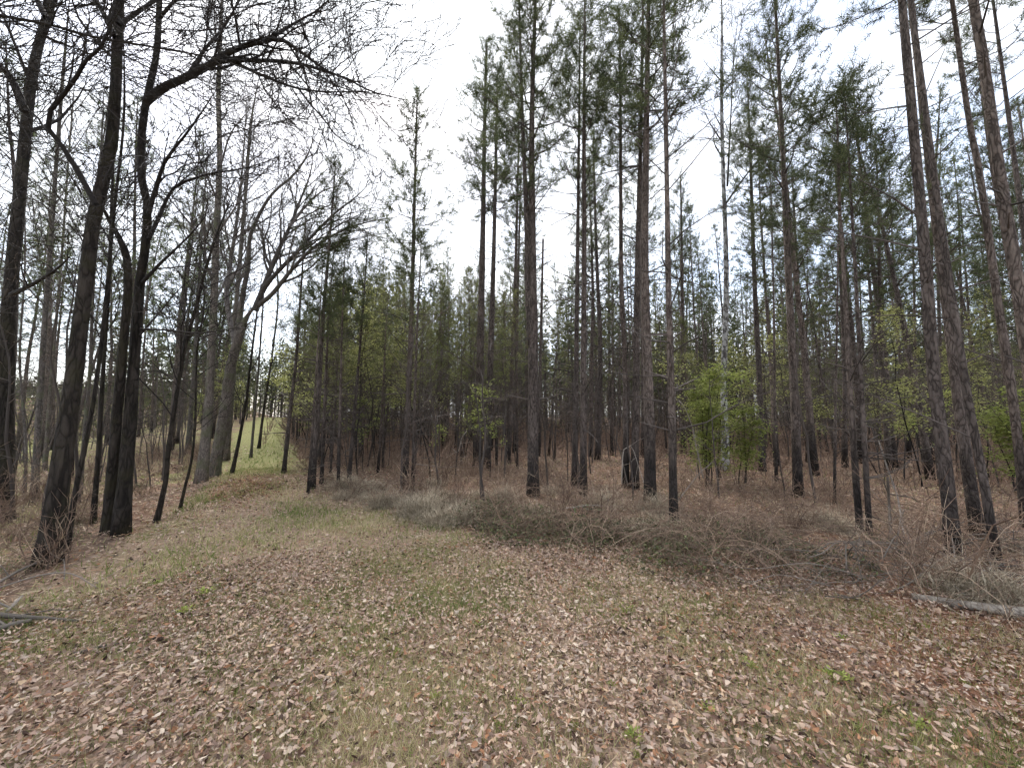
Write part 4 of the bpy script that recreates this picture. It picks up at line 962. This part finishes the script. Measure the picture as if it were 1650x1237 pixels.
def dens_clear(x, y):
    i_ = inside(x, y); e_ = edist(x, y); g_ = vnoise(x, y, 0.8, 2)*0.6+vnoise(x, y, 2.2, 8)*0.4
    return np.where(i_, np.clip(1.45-1.35*g_-0.45*np.exp(-(strip(x, y)/0.42)**2)*(np.hypot(x, y) > 3.2), 0.15, 1)*np.where(track(x, y)[0] > 12, 0.25, 1), np.clip(0.55-0.05*e_, 0.12, 1))
litter(92000, 0.9, 5.0, 0.014, 0.043, dens_clear)
litter(66000, 5.0, 13, 0.02, 0.052, dens_clear)
litter(14000, 10, 24, 0.06, 0.12, dens_clear)
litter(160000, 6, 13, 0.03, 0.07, lambda x, y: np.clip(1.1-np.hypot((track(x, y)[0]-9.8)/2.2, (track(x, y)[1]+0.3)/0.7), 0, 0.8), 0.2)
tag(lit.build('leaf_litter', M['litter']), 'dry brown and tan fallen leaves carpeting the clearing and track', 'leaf litter', kind='stuff')
# the leaves that show largest are pieces of the ground, each by itself
def oak_leaf(seed):
    r = np.random.default_rng(seed); n = 7; V = []; t = np.linspace(-0.5, 0.5, n)
    for k_, a in enumerate(t):
        w_ = 0.24*math.cos(a*2.7)**0.8*(1.25 if k_ % 2 else 0.72) if 0 < k_ < n-1 else 0.012; z = 0.10*math.sin(a*3+seed)+0.05
        V += [(a, -w_, z+abs(w_)*r.uniform(-0.6, 1.1)), (a, 0, z-0.01), (a, w_, z+abs(w_)*r.uniform(-0.6, 1.1))]
    Q = [];
    for k_ in range(n-1):
        b_ = k_*3; Q += [(b_, b_+1, b_+4, b_+3), (b_+1, b_+2, b_+5, b_+4)]
    m = MB(); m.add(np.array(V), None, Q, r.uniform(0.35, 0.95)); return m.mesh('leaf', M['litter'])
LEAF = [oak_leaf(s) for s in range(10)]
x, y = wedge(330, 1.55, 3.3, 0.98); n_leaf = 0
for k in range(330):
    if n_leaf >= 300: break
    l = bpy.data.objects.new('leaf', LEAF[k % 10]); COL.objects.link(l); l.parent = ground_ob
    l.location = (x[k], y[k], float(hgt(x[k], y[k]))+0.028); l.rotation_euler = (RNG.normal(0, 0.3), RNG.normal(0, 0.3), RNG.uniform(0, 6.28)); s = RNG.uniform(0.03, 0.06); l.scale = (s, s*RNG.uniform(0.8, 1.2), s); n_leaf += 1

gr = MB()
def grass(n, r0, r1, h0, h1, w, keep, val):
    x, y = wedge(n, r0, r1); k = keep(x, y) > RNG.random(n); x, y = x[k], y[k]; m = len(x)
    az = RNG.uniform(0, 6.28, m); el = RNG.uniform(0.5, 1.5, m); d = np.stack([np.cos(az)*np.cos(el), np.sin(az)*np.cos(el), np.sin(el)], -1)
    gr.blades(np.stack([x, y, hgt(x, y)], -1), d, norm(np.cross(d, RNG.normal(size=(m, 3)))), RNG.uniform(h0, h1, m), w, val(x, y, m))
def gkeep(x, y):
    t_, q_ = track(x, y); g_ = vnoise(x, y, 0.8, 2)*0.6+vnoise(x, y, 2.2, 8)*0.4
    mid = 0.42*np.exp(-(strip(x, y)/0.42)**2)*(np.hypot(x, y) > 3.2)+0.3*np.exp(-((strip(x, y)-1.5)/0.4)**2)
    return np.where(inside(x, y), np.clip((g_-0.36)*2.6, 0.10, 1)+mid+0.55*(t_ > 11.5), 0.05)
def gval(x, y, m): return np.clip(0.75-0.75*vnoise(x, y, 1.7, 4)+RNG.normal(0.05, 0.22, m), 0, 1)
grass(170000, 1.0, 5.0, 0.03, 0.11, 0.0045, gkeep, gval)
grass(210000, 5.0, 14, 0.04, 0.12, 0.009, gkeep, gval)
grass(90000, 12, 45, 0.06, 0.2, 0.02, gkeep, lambda x, y, m: np.clip(RNG.normal(0.22, 0.2, m), 0, 1))
def fkeep(x, y): t_, q_ = track(x, y); return ((q_ > 1.6) & ~inside(x, y))*np.clip(0.3+0.08*q_, 0, 1)
grass(50000, 4, 30, 0.06, 0.22, 0.012, fkeep, lambda x, y, m: np.clip(RNG.normal(0.5, 0.25, m), 0, 1))
tag(gr.build('grass', M['grass']), 'short green and straw-coloured grass growing through the leaves', 'grass', kind='stuff')

ps = MB(); x, y = wedge(150000, 1.0, 16, 1.2, 1.35)
red_ = np.maximum(np.clip(1.5-np.hypot(x-3.4, y-2.3)/2.4, 0, 1), np.where(inside(x, y), 0.5*vnoise(x, y, 1.1, 11), 0.4)*(track(x, y)[1] < 2.5)); k = red_ > RNG.random(len(x)); x, y = x[k], y[k]; m = len(x); th = RNG.uniform(0, 6.28, m)
d = norm(np.stack([np.cos(th), np.sin(th), RNG.normal(0, 0.15, m)], -1))
ps.blades(np.stack([x, y, hgt(x, y)+0.012+RNG.random(m)*0.02], -1), d, norm(np.cross(d, UP+RNG.normal(0, 0.4, (m, 3)))), RNG.uniform(0.06, 0.17, m), np.clip(0.0016*np.hypot(x, y), 0.003, 0.014), np.where(np.hypot(x-3.6, y-2.5) < 2.4, RNG.random(m)*0.6, RNG.uniform(0.3, 1, m)))
tag(ps.build('pine_straw', M['pine_straw']), 'reddish fallen pine needles strewn over the forest floor', 'pine needles', kind='stuff')

ug = MB(); n = 66000; y = np.sqrt(RNG.uniform(2.5**2, 44**2, n)); x = RNG.uniform(-1.15, 1.45, n)*y
e_ = edist(x, y); k = ~inside(x, y) & (RNG.random(n) < np.clip(e_*1.5, 0.1, 1)*np.where(track(x, y)[1] > 0, 0.5*(np.hypot(x, y) < 20), 1)); x, y, e_ = x[k], y[k], e_[k]; m = len(x)
az = RNG.uniform(0, 6.28, m); el = RNG.uniform(0.1, 1.45, m); d = np.stack([np.cos(az)*np.cos(el), np.sin(az)*np.cos(el), np.sin(el)], -1)
clump = 0.5*vnoise(x, y, 0.55, 6)+0.5*vnoise(x, y, 1.6, 12); L = RNG.uniform(0.10, 0.48, m)*(0.15+1.5*np.clip(clump-0.15, 0, 1)**1.2*1.3)*(0.75+1.6*sstep(7, 26, np.hypot(x, y))*(track(x, y)[1] < 0)); A = np.stack([x, y, hgt(x, y)], -1); A[:, 2] += RNG.uniform(0, 0.15, m); B = A+d*L[:, None]
wd = np.clip(0.0007*np.hypot(x, y), 0.0025, 0.02); v = RNG.random(m)*0.75
ug.sticks(A, B, wd, wd*0.5, v); j = RNG.random(m) < 0.7; d2 = norm(d+RNG.normal(0, 0.7, (m, 3))-0.2*UP)
ug.blades(B[j], d2[j], norm(np.cross(d2[j], UP)), L[j]*0.6, wd[j]*1.6, v[j])
tag(ug.build('undergrowth', M['brush']), 'tangled brown dead stems and weeds covering the floor of the stand', 'undergrowth', kind='stuff')

# small weeds in the clearing
def weed(seed):
    r = np.random.default_rng(seed); n = 60; az = r.uniform(0, 6.28, n); el = r.uniform(0.15, 1.2, n); rr_ = r.uniform(0.01, 0.09, n)
    C = np.stack([np.cos(az)*rr_, np.sin(az)*rr_, r.uniform(0.01, 0.07, n)], -1); d = np.stack([np.cos(az)*np.cos(el), np.sin(az)*np.cos(el), np.sin(el)], -1)
    m = MB(); m.leaves(C, d, norm(r.normal(0, 0.3, (n, 3))+UP), r.uniform(0.025, 0.055, n), r.uniform(0.01, 0.022, n), 0.15, r.random(n))
    m.sticks(np.zeros((8, 3)), C[:8], 0.002, 0.001, 0.3); return m.mesh('weed', M['green_leaf'])
WM = [weed(s) for s in range(4)]
WP = [(1355, 1035), (1335, 1095), (1355, 1100), (1100, 1000), (1010, 990), (805, 1180), (840, 1140), (1020, 1200), (1140, 1150), (985, 1110), (850, 1040), (770, 1010), (700, 1130), (925, 1180), (1210, 1080), (1480, 1180), (1560, 1110), (1050, 905), (1065, 910), (1240, 945), (1490, 1015), (640, 1060), (250, 945), (330, 960), (1030, 1225), (300, 990), (1120, 920), (1380, 1180)]
for k, (u, v) in enumerate(WP):
    p = ground(u, v); l = bpy.data.objects.new('weed', WM[k % 4]); COL.objects.link(l); l.location = g3(p[0], p[1], 0.01); s = RNG.uniform(0.35, 0.75); l.scale = (s, s, s); l.rotation_euler = (0, 0, RNG.uniform(0, 6.28))
    tag(l, 'small bright green weed sprouting through the fallen leaves', 'weed', 'weeds in the leaf litter')

# ------------------------------------------------------------------ far wood
ft, fn, fu = MB(), MB(), MB(); n = 1500
y = np.sqrt(RNG.uniform(30**2, 100**2, n)); x = RNG.uniform(-0.62, 1.6, n)*y
k = (track(x, y)[1] < -2.2); x, y = x[k], y[k]
y2 = np.sqrt(RNG.uniform(45**2, 330**2, 1100)); x2 = RNG.uniform(-1.8, -0.5, 1100)*y2; k = (track(x2, y2)[1] > 22); x2, y2 = x2[k], y2[k]
k = (y2 > 95) | (RNG.random(len(y2)) < 0.15); x2, y2 = x2[k], y2[k]
t3 = RNG.uniform(44, 80, 150); q3 = np.where(t3 > 56, RNG.uniform(-4, 14, 150), RNG.uniform(1.8, 14, 150)); x3 = PATH_O[0]+PATH_D[0]*t3+PATH_N[0]*q3; y3 = PATH_O[1]+PATH_D[1]*t3+PATH_N[1]*q3
x, y = np.concatenate([x, x2, x3]), np.concatenate([y, y2, y3]); z = hgt(x, y); m = len(x); H = RNG.uniform(8, 15, m); H[-150:] = RNG.uniform(5, 12, 150)
top = np.stack([x+RNG.normal(0, 0.2, m), y, z+H], -1); ft.sticks(np.stack([x, y, z-0.2], -1), top, RNG.uniform(0.06, 0.12, m), 0.02, RNG.random(m)*0.7)
def crowns(x, y, z, H, K, lo, hi, r0, r1, bl):
    m = len(x); c0 = np.repeat(RNG.uniform(lo, hi, m), K); f = RNG.random(m*K); Hh = np.repeat(H, K); R = np.repeat(RNG.uniform(r0, r1, m), K)*((1-f)**0.7*0.9+0.12)
    az = RNG.uniform(0, 6.28, m*K); rr_ = np.sqrt(RNG.random(m*K))*R
    C = np.stack([np.repeat(x, K)+np.cos(az)*rr_, np.repeat(y, K)+np.sin(az)*rr_, np.repeat(z, K)+Hh*(c0+f*(1-c0))], -1)
    d = norm(RNG.normal(size=(m*K, 3))*np.array([1, 1, 0.6])+0.5*UP)
    return C, d, norm(np.cross(d, RNG.normal(size=(m*K, 3)))), RNG.uniform(0.6, 1.2, m*K)*bl, np.clip(np.repeat(RNG.uniform(0.1, 0.8, m), K)+RNG.normal(0, 0.15, m*K), 0, 1)
nr = np.hypot(x, y) < 101
for sel, K_, bl_, bw_ in ((nr, 140, 0.55, 0.16), (~nr, 50, 1.1, 0.5)):
    C, d, sd, L, v = crowns(x[sel], y[sel], z[sel], H[sel], K_, 0.12, 0.6, 1.2, 1.9, bl_); fn.blades(C, d, sd, L, bw_, v)
# brown and olive thicket under the far trees
y = np.sqrt(RNG.uniform(24**2, 80**2, 1500)); x = RNG.uniform(-0.6, 1.6, 1500)*y; k = (track(x, y)[1] < -2.0); x, y = x[k], y[k]; m = len(x)
C, d, sd, L, v = crowns(x, y, hgt(x, y), RNG.uniform(2, 7, m), 60, 0.0, 0.1, 0.8, 1.7, 0.55); fu.blades(C, d, sd, L, 0.07, v)
t4 = RNG.uniform(46, 80, 260); q4 = np.where(t4 > 58, RNG.uniform(-4, 26, 260), RNG.uniform(2.5, 26, 260)); x, y = PATH_O[0]+PATH_D[0]*t4+PATH_N[0]*q4, PATH_O[1]+PATH_D[1]*t4+PATH_N[1]*q4
C, d, sd, L, v = crowns(x, y, hgt(x, y), RNG.uniform(1.5, 6, 260), 60, 0.0, 0.1, 0.8, 1.7, 0.55); fu.blades(C, d, sd, L, 0.1, np.clip(v+0.35, 0, 1))
fo = tag(empty('distant_forest', (0, 0, 0)), 'far mass of pine trunks and crowns closing off the wood', 'forest', kind='stuff')
a = ft.build('trunks', M['limb'], fo); b = fn.build('foliage', M['far_needle'], fo); c_ = fu.build('thicket', M['thicket'], fo)
for p_ in (a, b, c_): tag(p_, kind='stuff')
# ------------------------------------------------------------------ labels of the repeats: beside which landmark, and which one there
MARKS_R = [(250, 'bare tree row'), (420, 'track end'), (505, 'pointed-top pine'), (562, 'stand corner'), (656, 'conical pine'), (777, 'close pine pair'), (859, 'twin-stemmed pine'), (933, 'twin brown pines'), (1032, 'tight trunk cluster'), (1086, 'black-footed pine'),
           (1167, 'white-mottled tree'), (1286, 'tall tapering pine'), (1393, 'charred-base pair'), (1570, 'thick pine trio'), (1690, 'edge-cut pine')]
MARKS_L = [(20, 'edge-cut bare tree'), (90, 'largest bare tree'), (184, 'twin-legged bare tree'), (265, 'crooked bare tree'), (340, 'fan-limbed tree'), (420, 'track end')]
ORD = 'first second third fourth fifth sixth seventh eighth ninth tenth eleventh twelfth thirteenth fourteenth fifteenth sixteenth seventeenth eighteenth nineteenth twentieth'.split()
def pixel(p):
    v = np.array([p[0], p[1], p[2]-CAM_Z]); f = v[1]*cosP+v[2]*sinP; up = -v[1]*sinP+v[2]*cosP
    return CX+F_PX*v[0]/max(f, 0.1), CY-F_PX*up/max(f, 0.1)
def name_group(grp, what, marks, how):
    bins = {}
    for o_ in COL.objects:
        if o_.get('group') == grp and o_.parent is None:
            u, v = pixel(o_.location); k_ = min(marks, key=lambda a_: abs(a_[0]-u))[1]; bins.setdefault(k_, []).append((u, v, o_))
    for k_, L_ in bins.items():
        L_.sort(key=lambda a_: -a_[1]); n_ = 1 if len(L_) <= 8 else 2 if len(L_) <= 36 else 3; rows = [L_[len(L_)*i_//n_:len(L_)*(i_+1)//n_] for i_ in range(n_)]
        for ri, row in enumerate(rows):
            row.sort(key=lambda a_: a_[0]); tier = '' if len(rows) == 1 else (' nearer row', ' middle row', ' farther row')[ri if n_ == 3 else ri*2]
            for i_, (_u, _v, o_) in enumerate(row):
                o_['label'] = f"{what} {how} the {k_}," + (tier + ',' if tier else '') + (f" {ORD[min(i_, 19)]} from left" if len(row) > 1 else ' the only one')
name_group(GB, 'tall pine deeper in the wood', MARKS_R, 'behind')
name_group(GA, 'slender young pine in the stand', MARKS_R, 'near')
name_group(GD, 'full-crowned tall pine', MARKS_R, 'behind')
name_group(GC, 'tall pine', MARKS_L, 'beyond')
name_group('short pines deeper in the wood', 'short young pine deep inside', MARKS_R, 'behind')
name_group(GL, 'leafy young tree between trunks', MARKS_R, 'near')
name_group(GS2, 'thin bare sapling among the pines', MARKS_R, 'near')
name_group('bare saplings left of the track', 'thin bare sapling', MARKS_L, 'near')
name_group('bare shrubs in the brush belt', 'bare brown twiggy shrub', MARKS_R, 'near')
name_group('brambles at the brush edge', 'low arching bramble', MARKS_R, 'before')
name_group('grass clumps in the brush', 'bleached grass clump in brush', MARKS_R, 'near')
name_group('pale grass clumps at the stand corner', 'pale dead grass clump', MARKS_R, 'before')
name_group('green vine mounds on the brush front', 'low dark green vine mound', MARKS_R, 'before')
name_group('green vine mounds in the brown canes', 'green vine in brown canes', MARKS_R, 'near')
name_group('bare shrubs left of the track', 'small bare shrub', MARKS_L, 'near')
name_group('green vines under the bare trees', 'small green vine', MARKS_L, 'near')
name_group('weeds in the leaf litter', 'small green weed in fallen leaves', MARKS_R, 'below')
name_group('twiggy branches of the tangled heap', 'thin twiggy branch in the heap', MARKS_R, 'below')
print('TRIS', sum(len(m_.loops)-2*len(m_.polygons) for m_ in bpy.data.meshes))
